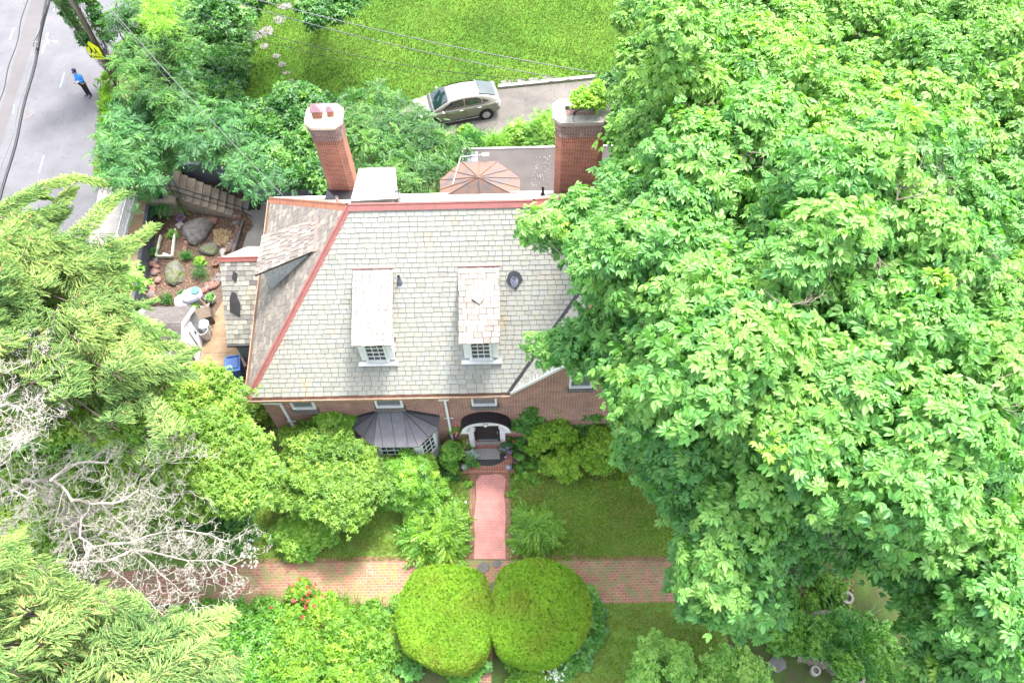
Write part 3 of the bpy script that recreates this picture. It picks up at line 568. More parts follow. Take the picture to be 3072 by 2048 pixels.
for a, b in (((1.36,21.52),(1.62,21.72)),((1.62,21.72),(1.72,21.78)),((1.62,21.35),(1.60,21.72)),((2.1,21.34),(2.05,21.5)),((2.05,21.5),(2.12,21.7)),((1.34,22.1),(1.6,22.05))):
    d = Vector((b[0]-a[0], b[1]-a[1],0)).normalized(); s_ = Vector((-d.y,d.x,0))*.012; c = MB(); c.add([Vector((*a,9.325))-s_, Vector((*b,9.325))-s_, Vector((*b,9.325))+s_, Vector((*a,9.325))+s_], [(0,1,2,3)]); W(c, 'crack', MT['iron'], st2)
# lower left wing
mb = MB(); X0, X1 = -12.0, -9.7; zr, yr, ye, ze, yb2 = 3.8, 20.0, 17.45, 1.4, 22.55
mb.prism([(X0+.15,17.65),(X1,17.65),(X1,22.35),(X0+.15,22.35)], -1., 1.35); mb.add([(X0+.15,17.65,1.35),(X0+.15,22.35,1.35),(X0+.15,20,3.6)], [(0,2,1)]); wing = W(mb, 'side_wing_wall', plain('wing_render', (.36,.38,.42), .8, 0, .3, 3), house)
u = MB(); F_ = [(X0,ye,ze),(X1,ye,ze),(X1,yr,zr),(X0,yr,zr)]; Bk = [(X0,yb2,ze),(X1,yb2,ze),(X1,yr,zr),(X0,yr,zr)]; u.slab(F_, .08); u.slab(Bk, .08); wr = W(u, 'side_wing_roof', MT['underlay'], house)
s_ = MB(); slates(s_, F_, h=.2, w_=.28); W(s_, 'wing_front_slates', slatemat('wing_slate', [(0,(.16,.14,.14)),(.35,(.26,.26,.235)),(.6,(.33,.33,.285)),(1,(.36,.345,.30))], st=.6, dark=(.10,.09,.10)), wr); s_ = MB(); slates(s_, Bk, h=.2, w_=.28); W(s_, 'wing_back_slates', MT['slate_w'], wr); trim([(X0-.03,yr,zr),(X1,yr,zr)], .13, .05, parent=wr)
mb = MB(); mb.box(((X0+X1)/2,ye-.05,ze-.04),(X1-X0,.11,.1)); W(mb, 'gutter', MT['black'], house)
mb = MB(); mb.slab([(-11.75,18.4,2.37),(-11.35,18.25,2.25),(-11.3,18.6,2.56),(-11.45,18.95,2.88),(-11.6,19.0,2.92),(-11.72,18.8,2.74)], .03); mb.slab([(-11.55,19.4,3.3),(-11.4,19.25,3.17),(-11.3,19.5,3.4),(-11.45,19.6,3.5)], .03); W(mb, 'tar_patch', MT['black'], wr)
# flat roof garage wing and copper half-round bay roof at the back
mb = MB(); mb.prism([(-2.2,24.0),(5.3,24.0),(5.3,26.5),(-2.2,26.5)], 0, 2.9); mb.prism([(-1.9,22.2),(5.3,22.2),(5.3,24),(-1.9,24)], 0, 2.9); g = W(mb, 'rear_wing_wall', MT['brick_house'], house)
mb = MB(); mb.prism([(-2.36,22.3),(5.4,22.3),(5.4,26.6),(-2.36,26.6)], 2.9, 3.02); g2 = W(mb, 'flat_roof', MT['flat'], house)
mb = MB(); mb.box((1.5,26.6,3.03),(7.8,.07,.1)); mb.box((-2.37,25,3.03),(.07,3.2,.1)); W(mb, 'roof_edge', MT['white'], g2)
mb = MB(); [mb.box((-2.1+.17*(i%3), 25.2+.35*(i//3), 3.028+.002*i), (.16,.33,.012), t=random.random()) for i in range(12)]; W(mb, 'slate_patch', MT['bluewall'], g2)
apex = (-1.53,23.0,4.98); rim = [(-3.12,22.3,4.45),(-3.16,23.35,4.5),(-2.29,24.38,4.5),(-.76,24.35,4.5),(.18,23.35,4.5),(.16,22.3,4.45)]
mb = MB(); mb.prism([(-2.95,22.2),(-2.98,23.25),(-2.2,24.2),(-.85,24.2),(0,23.3),(0,22.2)], 0, 4.4); bw = W(mb, 'rear_bay_wall', MT['brick_house'], house)
mb = MB()
for a, b in zip(rim, rim[1:]+rim[:1]): mb.add([a, b, apex, (a[0],a[1],a[2]-.08), (b[0],b[1],b[2]-.08)], [(0,2,1),(0,1,4,3)])
cr = W(mb, 'copper_bay_roof', MT['copper_r'], house)
mb = MB(); A_ = Vector(apex)+Vector((0,0,.02)); rp = []
for a, b in zip(rim, rim[1:]+rim[:1]):
    rp.append(Vector(a))
    if (Vector(a)-Vector(b)).length > 2: rp += [Vector(a).lerp(Vector(b),.5)]
    else: rp += [Vector(a).lerp(Vector(b),.5)]
for p in rp: mb.tube([A_, p+Vector((0,0,.02))], .012, 4)
W(mb, 'standing_seam', plain('dark_seam', (.12,.07,.055), .5), cr)
mb = MB(); mb.tube([(-2.6,22.9,4.7),(-2.3,24.4,4.75),(-1.4,24.5,4.75)], .015, 5); mb.box((-1.25,24.5,4.76),(.28,.16,.05)); o = mb.build('floodlight', MT['white']); tag(o, 'small white floodlight on an arm beside the copper roof', 'floodlight')
# bay window at the front
EvB = [(-6.2,13.4,2.52),(-6.2,12.95,2.5),(-5.38,12.18,2.5),(-3.74,12.17,2.5),(-3.02,12.92,2.5),(-3.02,13.4,2.52)]; PK = [(-5.25,13.38,3.02),(-4.3,13.38,3.04)]
# lower peak so that the facets lie as photographed
mb = MB(); mb.prism([(-6.0,13.4),(-6.0,13.0),(-5.3,12.33),(-3.82,12.32),(-3.2,13.0),(-3.2,13.4)], 0, 2.42); bay = W(mb, 'bay_wall', MT['white'], house)
mb = MB(); mb.add([EvB[0],EvB[1],EvB[2],EvB[3],EvB[4],EvB[5],PK[0],PK[1]], [(0,1,6),(1,2,6),(2,3,7,6),(3,4,7),(4,5,7)]); mb.add([(p[0],p[1],p[2]-.07) for p in EvB]+EvB, [(i,i+1,6+i+1,6+i) for i in range(5)]+[(5,4,3,2,1,0)]); br = W(mb, 'bay_roof', MT['greyroof'], house)
mb = MB()
U3 = Vector((0,0,.012))
for a, b in ((PK[0],EvB[1]),(PK[0],EvB[2]),(PK[1],EvB[3]),(PK[1],EvB[4]),(PK[0],Vector(EvB[1]).lerp(Vector(EvB[2]),.5)),(PK[1],Vector(EvB[3]).lerp(Vector(EvB[4]),.5)),(Vector(PK[0]).lerp(Vector(PK[1]),.5),Vector(EvB[2]).lerp(Vector(EvB[3]),.5)),(Vector(PK[0]).lerp(Vector(PK[1]),.01),Vector(EvB[2]).lerp(Vector(EvB[3]),.22)),(Vector(PK[1]),Vector(EvB[2]).lerp(Vector(EvB[3]),.78))):
    mb.tube([Vector(a)+U3, Vector(b)+U3], .014, 4)
W(mb, 'standing_seam', MT['seam'], br)
mb = MB(); mb.tube([Vector(EvB[0])+Vector((0,-.02,.03)), Vector(PK[0])+Vector((0,-.02,.04)), Vector(PK[1])+Vector((0,-.02,.04)), Vector(EvB[5])+Vector((0,-.02,.03))], .05, 5); W(mb, 'flashing', MT['black'], br)
def slantwin(a, b, z0, z1, cols, rows):
    a, b = Vector((*a,0)), Vector((*b,0)); d = (b-a).normalized(); nn = Vector((d.y,-d.x,0)); L = (b-a).length; f = MB(); M_ = Matrix((d, -nn, Vector((0,0,1)))).transposed()
    def bx(u, z, su, sz, th, off): cpt = a+d*u+nn*off; f.box((cpt.x,cpt.y,z),(su,th,sz),M=M_)
    for u in (.05,L-.05): bx(u,(z0+z1)/2,.09,z1-z0,.06,.02)
    for z in (z0,z1): bx(L/2,z,L-.18,.09,.06,.02)
    for i in range(1,cols): bx(L*i/cols,(z0+z1)/2,.025,z1-z0-.1,.03,.02)
    for i in range(1,rows): bx(L/2,z0+(z1-z0)*i/rows,L-.2,.025,.028,.02)
    o = W(f, 'bay_window', MT['white'], bay); f = MB(); bx(L/2,(z0+z1)/2,L-.18,z1-z0-.1,.01,.008); W(f, 'pane', MT['glass'], o)
slantwin((-5.25,12.32),(-3.87,12.32),.9,2.3,5,4); slantwin((-3.75,12.38),(-3.25,12.93),.9,2.3,3,4); slantwin((-5.95,12.93),(-5.35,12.38),.9,2.3,3,4)
# front door under the arched canopy
mb = MB(); n = 18; yo, zi = (13.4, 12.72), 1.55
cxd, rx_, rz_ = -1.31, .95, .80; zb = 2.0
vs = []; 
for y in (13.38, 12.98):
    for k in range(n+1):
        a = math.pi*k/n; vs.append((cxd-math.cos(a)*rx_, y, zb+math.sin(a)*rz_*(1.0)))
    for k in range(n+1):
        a = math.pi*k/n; vs.append((cxd-math.cos(a)*(rx_-.05), y, zb-.03+math.sin(a)*(rz_-.05)))
m1 = n+1; fs = []
for k in range(n): fs += [(k,k+1,2*m1+k+1,2*m1+k),(m1+k,3*m1+k,3*m1+k+1,m1+k+1),(2*m1+k,2*m1+k+1,3*m1+k+1,3*m1+k)]
mb.add(vs, fs); can = W(mb, 'door_canopy', MT['blackgloss'], house)
mb = MB(); vs = []
for k in range(n+1):
    a = math.pi*k/n; vs += [(cxd-math.cos(a)*(rx_-.04),12.965,zb-.02+math.sin(a)*(rz_-.04)), (cxd-math.cos(a)*(rx_-.06-.16*abs(math.cos(a))),12.965,zb-.02+math.sin(a)*(rz_-.07-.08*abs(math.cos(a))))]
mb.add(vs, [(2*k,2*k+2,2*k+3,2*k+1) for k in range(n)]); 
for sx in (-1,1): mb.box((cxd+sx*.78,13.17,1.88),(.3,.4,.09))
W(mb, 'canopy_fascia', MT['white'], can)
mb = MB()
for sx in (-1,1): mb.box((cxd+sx*.60,13.30,1.0),(.2,.2,1.85)); mb.box((cxd+sx*.60,13.29,1.85),(.26,.24,.12)); mb.box((cxd+sx*.60,13.29,.2),(.25,.24,.16))
mb.box((cxd,13.30,2.05),(1.42,.16,.2)); W(mb, 'door_surround', MT['white'], house, bevel=.008)
mb = MB(); mb.box((cxd,13.385,1.15),(.98,.05,1.75)); dr = W(mb, 'door', plain('dark_door', (.02,.018,.018), .3), house)
mb = MB(); mb.box((cxd,13.35,.45),(.8,.02,.03)); W(mb, 'kick_rail', MT['galv'], dr); mb = MB(); mb.box((cxd+.40,13.34,1.1),(.03,.04,.14)); W(mb, 'door_handle', MT['galv'], dr)
mb = MB(); mb.lathe([(.0,0),(.07,.02),(.09,.10),(.06,.17),(.0,.18)], (cxd,13.1,2.2), 14); W(mb, 'porch_light', MT['lamp'], house, smooth=True)
mb = MB(); mb.box((-1.92,13.33,1.55),(.34,.14,.24)); mb.box((-1.92,13.32,1.69),(.38,.18,.03)); o = mb.build('mailbox', MT['pot']); tag(o, 'cream letter box on the wall left of the front door', 'mailbox')
mb = MB(); mb.box((cxd,13.27,.17),(1.0,.26,.34)); W(mb, 'door_step', MT['stoop'], house); mb = MB(); mb.box((cxd,13.26,.35),(1.0,.14,.05)); W(mb, 'threshold', MT['cap2'], house)
mb = MB(); mb.prism([(-2.2,12.28),(-.4,12.28),(-.35,13.35),(-2.25,13.35)], 0, .10); mb.prism([(-2.3,12.12),(-.3,12.12),(-.3,12.275),(-2.3,12.275)], 0, .06); tag(mb.build('front_stoop', MT['stoop']), kind='structure')
# door mats
m, n, b = newmat('lattice_mat'); uv = N(n,'ShaderNodeUVMap'); mp = N(n,'ShaderNodeMapping'); mp.inputs['Rotation'].default_value = (0,0,R(45)); n.links.new(uv.outputs[0], mp.inputs[0]); t = N(n,'ShaderNodeTexBrick',offset=0.); n.links.new(mp.outputs[0], t.inputs['Vector'])
for k, x in dict(Scale=1., Brick_Width=.1, Row_Height=.1).items(): t.inputs[k.replace('_',' ')].default_value = x
t.inputs['Mortar Size'].default_value = .006; t.inputs['Color1'].default_value = (.24,.22,.21,1); t.inputs['Color2'].default_value = (.22,.205,.20,1); t.inputs['Mortar'].default_value = (.40,.39,.37,1); n.links.new(t.outputs['Color'], b.inputs['Base Color']); b.inputs['Roughness'].default_value = .95
mb = MB(); c = at(1463,1347,.13); mb.box((-1.31,12.90,.13),(.92,.46,.02)); o = mb.build('doormat', m, bevel=.004); tag(o, 'grey lattice pattern doormat in front of the door step', 'doormat')
mb = MB(); n_ = 24; mb.prism([(-1.31+.75*math.cos(math.pi*(1+k/n_)), 12.92+.52*math.sin(math.pi*(1+k/n_))) for k in range(n_+1)], .101, .113); o = mb.build('doormat', MT['potd']); tag(o, 'black half-round mat underneath the grey lattice doormat', 'doormat')
mb = MB(); c = at(767,610,GZ); mb.box((c.x,c.y,GZ+.05),(.6,.95,.02)); o = mb.build('doormat', plain('black_mat', (.03,.03,.03), .95, 0, .6, 30, .8), bevel=.004); tag(o, 'black rubber mat on the concrete at the foot of the garden stairs', 'doormat')
# ---------------------------------------------------------------- sunken garden: walls, stairs, fence
def wall3(pts, z0, z1, th, mat, name, label, cat='wall', tops=None):
    mb = MB(); P = [Vector((*p,0)) for p in pts]
    for i, (a, b) in enumerate(zip(P[:-1], P[1:])):
        d = (b-a).normalized(); s_ = Vector((-d.y,d.x,0))*th; za, zb_ = (tops[i], tops[i+1]) if tops else (z1, z1)
        mb.add([(a.x,a.y,z0),(b.x,b.y,z0),(b.x+s_.x,b.y+s_.y,z0),(a.x+s_.x,a.y+s_.y,z0),(a.x,a.y,za),(b.x,b.y,zb_),(b.x+s_.x,b.y+s_.y,zb_),(a.x+s_.x,a.y+s_.y,za)], [(0,1,5,4),(1,2,6,5),(2,3,7,6),(3,0,4,7),(4,5,6,7)])
    o = mb.build(name, mat); return tag(o, label, cat)
wall3([(-16.85,14.4),(-17.22,21.36),(-17.80,26.45)], GZ-.1, .12, .16, MT['blackwall'], 'retaining_wall', 'dark painted retaining wall between the sunken rock garden and the street side walk')
wall3([(-16.75,28.78),(-15.09,28.66),(-11.98,26.9),(-9.95,26.9)], GZ-.1, .3, .2, MT['bluewall'], 'retaining_wall', 'blue-grey retaining wall behind the concrete garden stairs', tops=[.35,.35,.25,.25])
wall3([(-9.9,26.9),(-9.85,22.6)], GZ-.1, 0.0, .1, MT['bluewall'], 'retaining_wall', 'short grey wall below the back corner of the house')
mb = MB(); a0, a1 = Vector((-16.75,28.45,0)), Vector((-16.62,26.85,0)); b0, b1 = Vector((-13.3,27.25,0)), Vector((-13.25,26.1,0)); nst = 9
mb.prism([(-17.98,28.6),(-16.75,28.6),(-16.6,26.5),(-17.8,26.5)], GZ, .10); L_ = 9
for i in range(nst):
    z = .10-(i+1)*.111; p0, p1 = a0.lerp(b0, i/nst), a0.lerp(b0, (i+1)/nst); q0, q1 = a1.lerp(b1, i/nst), a1.lerp(b1, (i+1)/nst)
    mb.prism([p0[:2], p1[:2], q1[:2], q0[:2]], GZ-.05+.0005*i, z, t=random.random())
stairs = tag(mb.build('garden_stairs', MT['tread']), 'concrete garden stairs going down from the street landing beside the blue-grey wall', 'stairs')
mb = MB()
for off, in ((0,),(.95,)):
    for zz in (.45,.85): mb.tube([Vector((-17.3,26.7+off*1.6,zz+.05)), Vector((-16.7,26.85+off*1.55,zz+.1)), Vector((-13.35,26.2+off*.95,zz-.9)), Vector((-12.95,26.1+off*.95,zz-1.1))], .022, 6)
    for t_, zg in ((0,.1),(1,-.9)): p = Vector((-16.65,26.85+off*1.55,.1)).lerp(Vector((-13.3,26.2+off*.95,-.9)), t_); mb.tube([p, p+Vector((0,0,.87))], .022, 6)
    if off == 0: break
tag(mb.build('handrail', MT['iron']), 'black iron handrail along the garden side of the concrete stairs', 'handrail')
mb = MB(); p = at(561,619,GZ); mb.lathe([(.13,0),(.10,.08),(.055,.15),(.05,2.2),(.06,2.24),(.06,2.32),(.0,2.34)], p, 12); tag(mb.build('post', MT['bluewall'], smooth=True), 'tall dark grey post rising from the rock garden beside the stairs', 'post')
mb = MB(); mb.tube([(-17.85,28.3,.1),(-17.85,28.3,.6),(-17.2,26.7,.6),(-17.2,26.7,.1)], .02, 6); mb.tube([(-17.95,26.7,.6),(-17.2,26.7,.6)], .02, 6); mb.tube([(-18.6,26.5,.5),(-17.2,26.7,.6)], .015, 5); tag(mb.build('handrail', MT['iron']), 'black iron rail guarding the landing around the potted plants', 'handrail')
# picket fence
fence = empty('picket_fence', (-18.3,24,0), label='white wooden picket fence between the pavement and the brick garden walk', cat='fence')
fa, fb = Vector((-18.50,26.9,0)), Vector((-18.05,16.0,0)); d = (fb-fa); Lf = d.length; d.normalize(); k = int(Lf/.16); rail = MB()
for z in (.35,.95): rail.add([fa+Vector((.0,0,z)), fb+Vector((0,0,z)), fb+Vector((.05,0,z)), fa+Vector((.05,0,z)), fa+Vector((.0,0,z+.07)), fb+Vector((0,0,z+.07)), fb+Vector((.05,0,z+.07)), fa+Vector((.05,0,z+.07))], [(0,1,5,4),(1,2,6,5),(2,3,7,6),(3,0,4,7),(4,5,6,7)])
W(rail, 'rail', MT['white'], fence)
for i in range(k):
    p = fa+d*(i*.16); mb = MB(); l_ = random.uniform(-.03,.03)
    mb.add([(p.x-.02,p.y-.04,.05),(p.x-.02,p.y+.04,.05),(p.x-.02+l_,p.y+.04,1.08),(p.x-.02+l_,p.y,1.2),(p.x-.02+l_,p.y-.04,1.08),(p.x-.04,p.y-.04,.05),(p.x-.04,p.y+.04,.05),(p.x-.04+l_,p.y+.04,1.08),(p.x-.04+l_,p.y,1.2),(p.x-.04+l_,p.y-.04,1.08)], [(0,1,2,3,4),(9,8,7,6,5),(0,5,6,1),(1,6,7,2),(2,7,8,3),(3,8,9,4),(4,9,5,0)])
    W(mb, 'picket', MT['white'], fence)
# patio slabs
sheet('patio', [(-13.7,27.6),(-13.6,26.0),(-13.1,26.0),(-13.25,24.2),(-13.4,22.7),(-13.6,21.3),(-13.95,20.2),(-14.2,16.5),(-9.8,16.5),(-9.8,27.0),(-12,27.0)], GZ+.01, MT['concrete'])
sheet('patio_lower', [(-13.3,22.0),(-13.6,21.3),(-13.95,20.2),(-14.1,18.8),(-14.0,16.6),(-9.9,16.6),(-9.9,22.0)], GZ+.02, MT['concrete_t'])
mb = MB(); mb.box((-12.7,19.1,GZ+.024),(1.6,.015,.004)); mb.box((-13.35,18.45,GZ+.024),(1.2,.015,.004)); mb.box((-12.9,18.0,GZ+.025),(.015,1.0,.004)); tag(mb.build('patio_joint', MT['underlay']), kind='structure')
# shed
shed = empty('garden_shed', (-15.4,18.5,GZ), label='small garden shed with grey shingle roof and white gable trim beside the patio', cat='shed')
sx0, sx1, sy0, sy1, zs = -16.0, -14.15, 17.35, 19.75, GZ
mb = MB(); mb.prism([(sx0,sy0),(sx1,sy0),(sx1,sy1),(sx0,sy1)], zs, zs+1.65); mb.add([(sx1,sy0,zs+1.65),(sx1,sy1,zs+1.65),(sx1,(sy0+sy1)/2,zs+2.2),(sx0,sy0,zs+1.65),(sx0,sy1,zs+1.65),(sx0,(sy0+sy1)/2,zs+2.2)], [(0,1,2),(3,5,4)]); W(mb, 'wall', MT['siding'], shed)
mb = MB(); ym = (sy0+sy1)/2; e = .12
mb.slab([(sx0-.1,sy0-e,zs+1.62),(sx1+.08,sy0-e,zs+1.62),(sx1+.08,ym,zs+2.27),(sx0-.1,ym,zs+2.27)], .04); mb.slab([(sx0-.1,sy1+e,zs+1.62),(sx1+.08,sy1+e,zs+1.62),(sx1+.08,ym,zs+2.27),(sx0-.1,ym,zs+2.27)], .04); W(mb, 'roof', MT['shingle'], shed)
mb = MB()
for ya in (sy0-e, sy1+e): mb.add([(sx1+.09,ya,zs+1.63),(sx1+.09,ym,zs+2.28),(sx1+.09,ym,zs+2.12),(sx1+.09,ya,zs+1.47),(sx1+.02,ya,zs+1.63),(sx1+.02,ym,zs+2.28),(sx1+.02,ym,zs+2.12),(sx1+.02,ya,zs+1.47)], [(0,1,2,3),(0,4,5,1),(3,2,6,7),(0,3,7,4),(7,6,5,4)])
W(mb, 'gable_trim', MT['white'], shed)
mb = MB(); mb.add([(sx1+.015,sy0+.1,zs+1.62),(sx1+.015,sy1-.1,zs+1.62),(sx1+.015,ym,zs+2.12)], [(0,1,2)]); W(mb, 'gable_panel', MT['white'], shed)
mb = MB(); mb.box((sx1+.03,ym-.05,zs+.8),(.05,1.15,1.55)); dd = W(mb, 'door', MT['white'], shed)
mb = MB(); mb.box((sx1+.07,ym+.36,zs+1.0),(.05,.06,.16)); mb.box((sx1+.07,ym+.02,zs+.8),(.02,.02,1.5)); W(mb, 'handle', MT['iron'], dd)
mb = MB()
for i in range(9):
    y = 17.6+i*.26; mb.add([(-17.0,y,GZ+1.5),(-16.12,y,GZ+1.62),(-16.12,y+.13,GZ+1.67),(-17.0,y+.13,GZ+1.55),(-16.12,y+.26,GZ+1.62),(-17.0,y+.26,GZ+1.5)], [(0,1,2,3),(3,2,4,5)])
mb.prism([(-17,17.7),(-16.95,17.7),(-16.95,19.8),(-17,19.8)], GZ, GZ+1.45); tag(mb.build('lean_to', MT['galv']), 'white corrugated metal lean-to roof on the left of the garden shed', 'lean-to')
# garden things
def rockmesh(name, seed, sub=3, rough=.28):
    r = np.random.default_rng(seed); bm = bmesh.new(); bmesh.ops.create_icosphere(bm, subdivisions=sub, radius=1); k = r.normal(size=(7,3)); ph = r.uniform(0,6,7)
    for v in bm.verts:
        p = np.array(v.co); f = 1+rough*sum(math.sin(2.2*p.dot(k[i])+ph[i]) for i in range(7))/4; f += .06*math.sin(9*p[0]+ph[0])*math.sin(8*p[1]+ph[1]); v.co *= f
        if v.co.z < -.45: v.co.z = -.45
    me = bpy.data.meshes.new(name); bm.to_mesh(me); bm.free(); return me
rocks = [rockmesh('stone', s_, 2) for s_ in range(6)]
def rock(name, me, mat, p, s_, rz=0, **k):
    o = bpy.data.objects.new(name, me.copy() if not me.materials else me); 
    SC.collection.objects.link(o); o.data.materials.append(mat) if not o.data.materials else None
    o.location = p; o.scale = s_; o.rotation_euler.z = rz; return tag(o, **k)
for nm, (px, py), s_, mt, rz, lb in (('a',(595,690),(.62,.78,.45),'rock',-.5,'largest dark grey boulder in the middle of the sunken rock garden'),('b',(528,820),(.55,.72,.42),'rockm',.1,'boulder with green moss patches in the sunken rock garden'),('c',(635,748),(.5,.38,.3),'rockm',0,'flat mossy boulder near the left wing of the house'),('d',(609,628),(.22,.26,.2),'rock',.3,'small round boulder at the foot of the concrete stairs'),('e',(636,665),(.24,.22,.2),'rockr',.3,'brown stone just right of the largest boulder'),('f',(538,742-64),(.2,.2,.16),'rockg',.3,'pale round stone between the ferny plant and the largest boulder')):
    rock('boulder', rockmesh('boulder', ord(nm), 3, .3), MT[mt], at(px,py,GZ+.1), s_, rz, label=lb, cat='boulder')
def rline(l, n, jit, smin, smax): 
    out = []
    for i in range(n):
        t = i/(n-1)*(len(l)-1); k = min(int(t), len(l)-2); f = t-k; out.append((l[k][0]*(1-f)+l[k+1][0]*f+random.uniform(-jit,jit), l[k][1]*(1-f)+l[k+1][1]*f+random.uniform(-jit,jit), random.uniform(smin,smax)))
    return out
rm = [[rockmesh('stone', 20+i, 2, .2) for i in range(4)] for _ in range(3)]
for ms_, mt in zip(rm, ('rockr','rock','rockg')):
    for me in ms_: me.materials.append(MT[mt])
groups = [(rline([(590,612),(650,630),(700,628),(722,650)], 15, 6, .13,.19), (0,1), 'rounded brown stone in the row edging the top of the sunken rock garden', 'stones edging the top of the sunken garden'),
 (rline([(716,640),(708,690),(700,730),(688,745)], 20, 7, .12,.18), (0,0,1), 'reddish stone in the pile edging the sunken garden beside the pale concrete', 'stones edging the garden beside the concrete'),
 (rline([(690,735),(672,750),(668,768)], 6, 5, .12,.16), (2,), 'pale grey stone in the heap at the corner of the left wing roof', 'pale stones near the left wing'),
 (rline([(660,825),(640,850),(612,872)], 15, 8, .12,.19), (0,0,1), 'reddish round stone in the pile below the planting near the pot plants', 'stones piled near the pot plants'),
 (rline([(462,790),(470,830),(455,880),(462,905)], 17, 8, .14,.2), (0,0,1), 'reddish flat stone in the row along the dark retaining wall', 'stones along the dark retaining wall'),
 (rline([(562,700),(556,735),(548,765)], 6, 5, .11,.17), (1,0), 'brown stone in the short row beside the white planting frame', 'stones beside the planting frame')]
for l, mts, lb, gp in groups:
    for x, y, s_ in l:
        me = rm[random.choice(mts)][random.randrange(4)]; rock('stone', me, None, at(x, y, GZ+.06), (s_*random.uniform(.85,1.15), s_*random.uniform(.8,1.1), s_*.75), random.uniform(0,6), label=lb, cat='stone', group=gp)
mb = MB(); a, b_ = Vector((-13.45,25.6,0)), Vector((-13.62,22.9,0)); mb.prism([(-13.48,25.9),(-13.36,25.9),(-13.62,22.8),(-13.74,22.8)], GZ, GZ+.2); tag(mb.build('bed_edging', MT['rock']), kind='structure')
# cold frame / window sash lying on the bed
mb = MB(); c0, c1, c2, c3 = [at(a, b, GZ+.1) for a, b in ((484,710),(470,772),(518,772),(528,690))]
for p, q in ((c0,c1),(c1,c2),(c2,c3)):
    d_ = (q-p).normalized(); s_ = Vector((-d_.y,d_.x,0))*.04; mb.add([p-s_,q-s_,q+s_,p+s_]+[v_+Vector((0,0,.14)) for v_ in (p-s_,q-s_,q+s_,p+s_)], [(4,5,6,7),(0,1,5,4),(2,3,7,6),(1,2,6,5),(3,0,4,7)])
tag(mb.build('planting_frame', plain('cream_green_wood', (.60,.66,.52), .7)), 'pale green wooden planting frame lying on the sunken garden bed', 'frame')
mb = MB(); p = at(490,762,GZ+.12); mb.lathe([(.0,0),(.08,.01),(.08,.3),(.03,.36),(.03,.4),(0,.4)], (0,0,0), 12); o = mb.build('plastic_jug', MT['white'], smooth=True); o.location = p; o.rotation_euler = (R(80),0,R(60)); tag(o, 'white plastic jug lying inside the pale planting frame', 'jug')
def pot(px, py, r, h, mat, label, soil='soil', z=GZ, plant=None, pl=.25, n=60, mat2=None, tm='tri'):
    p = at(px, py, z); t = empty('flower_pot' if plant else 'pot', p, label=label, cat='pot')
    mb = MB(); mb.lathe([(0,0),(r*.72,0),(r*.95,h*.9),(r*1.06,h*.9),(r*1.06,h),(r*.9,h),(r*.85,h*.8)], (0,0,0), 18); mb.build('pot_body', MT[mat], t, smooth=False)
    mb = MB(); mb.lathe([(r*.87,h*.84),(0,h*.86)], (0,0,0), 18); mb.build('soil', MT[soil], t)
    if plant:
        C = [(p[0]+random.uniform(-r,r)*.5, p[1]+random.uniform(-r,r)*.5, p[2]+h+pl*.4) for _ in range(4)]; ps, M_, ti = clump_leaves(C, [max(r,pl)*.8]*4, n/(max(r,pl)**2)/.64, size=pl*.35); scatter('foliage', T[tm], ps, M_, ti, plant, t)
    return t
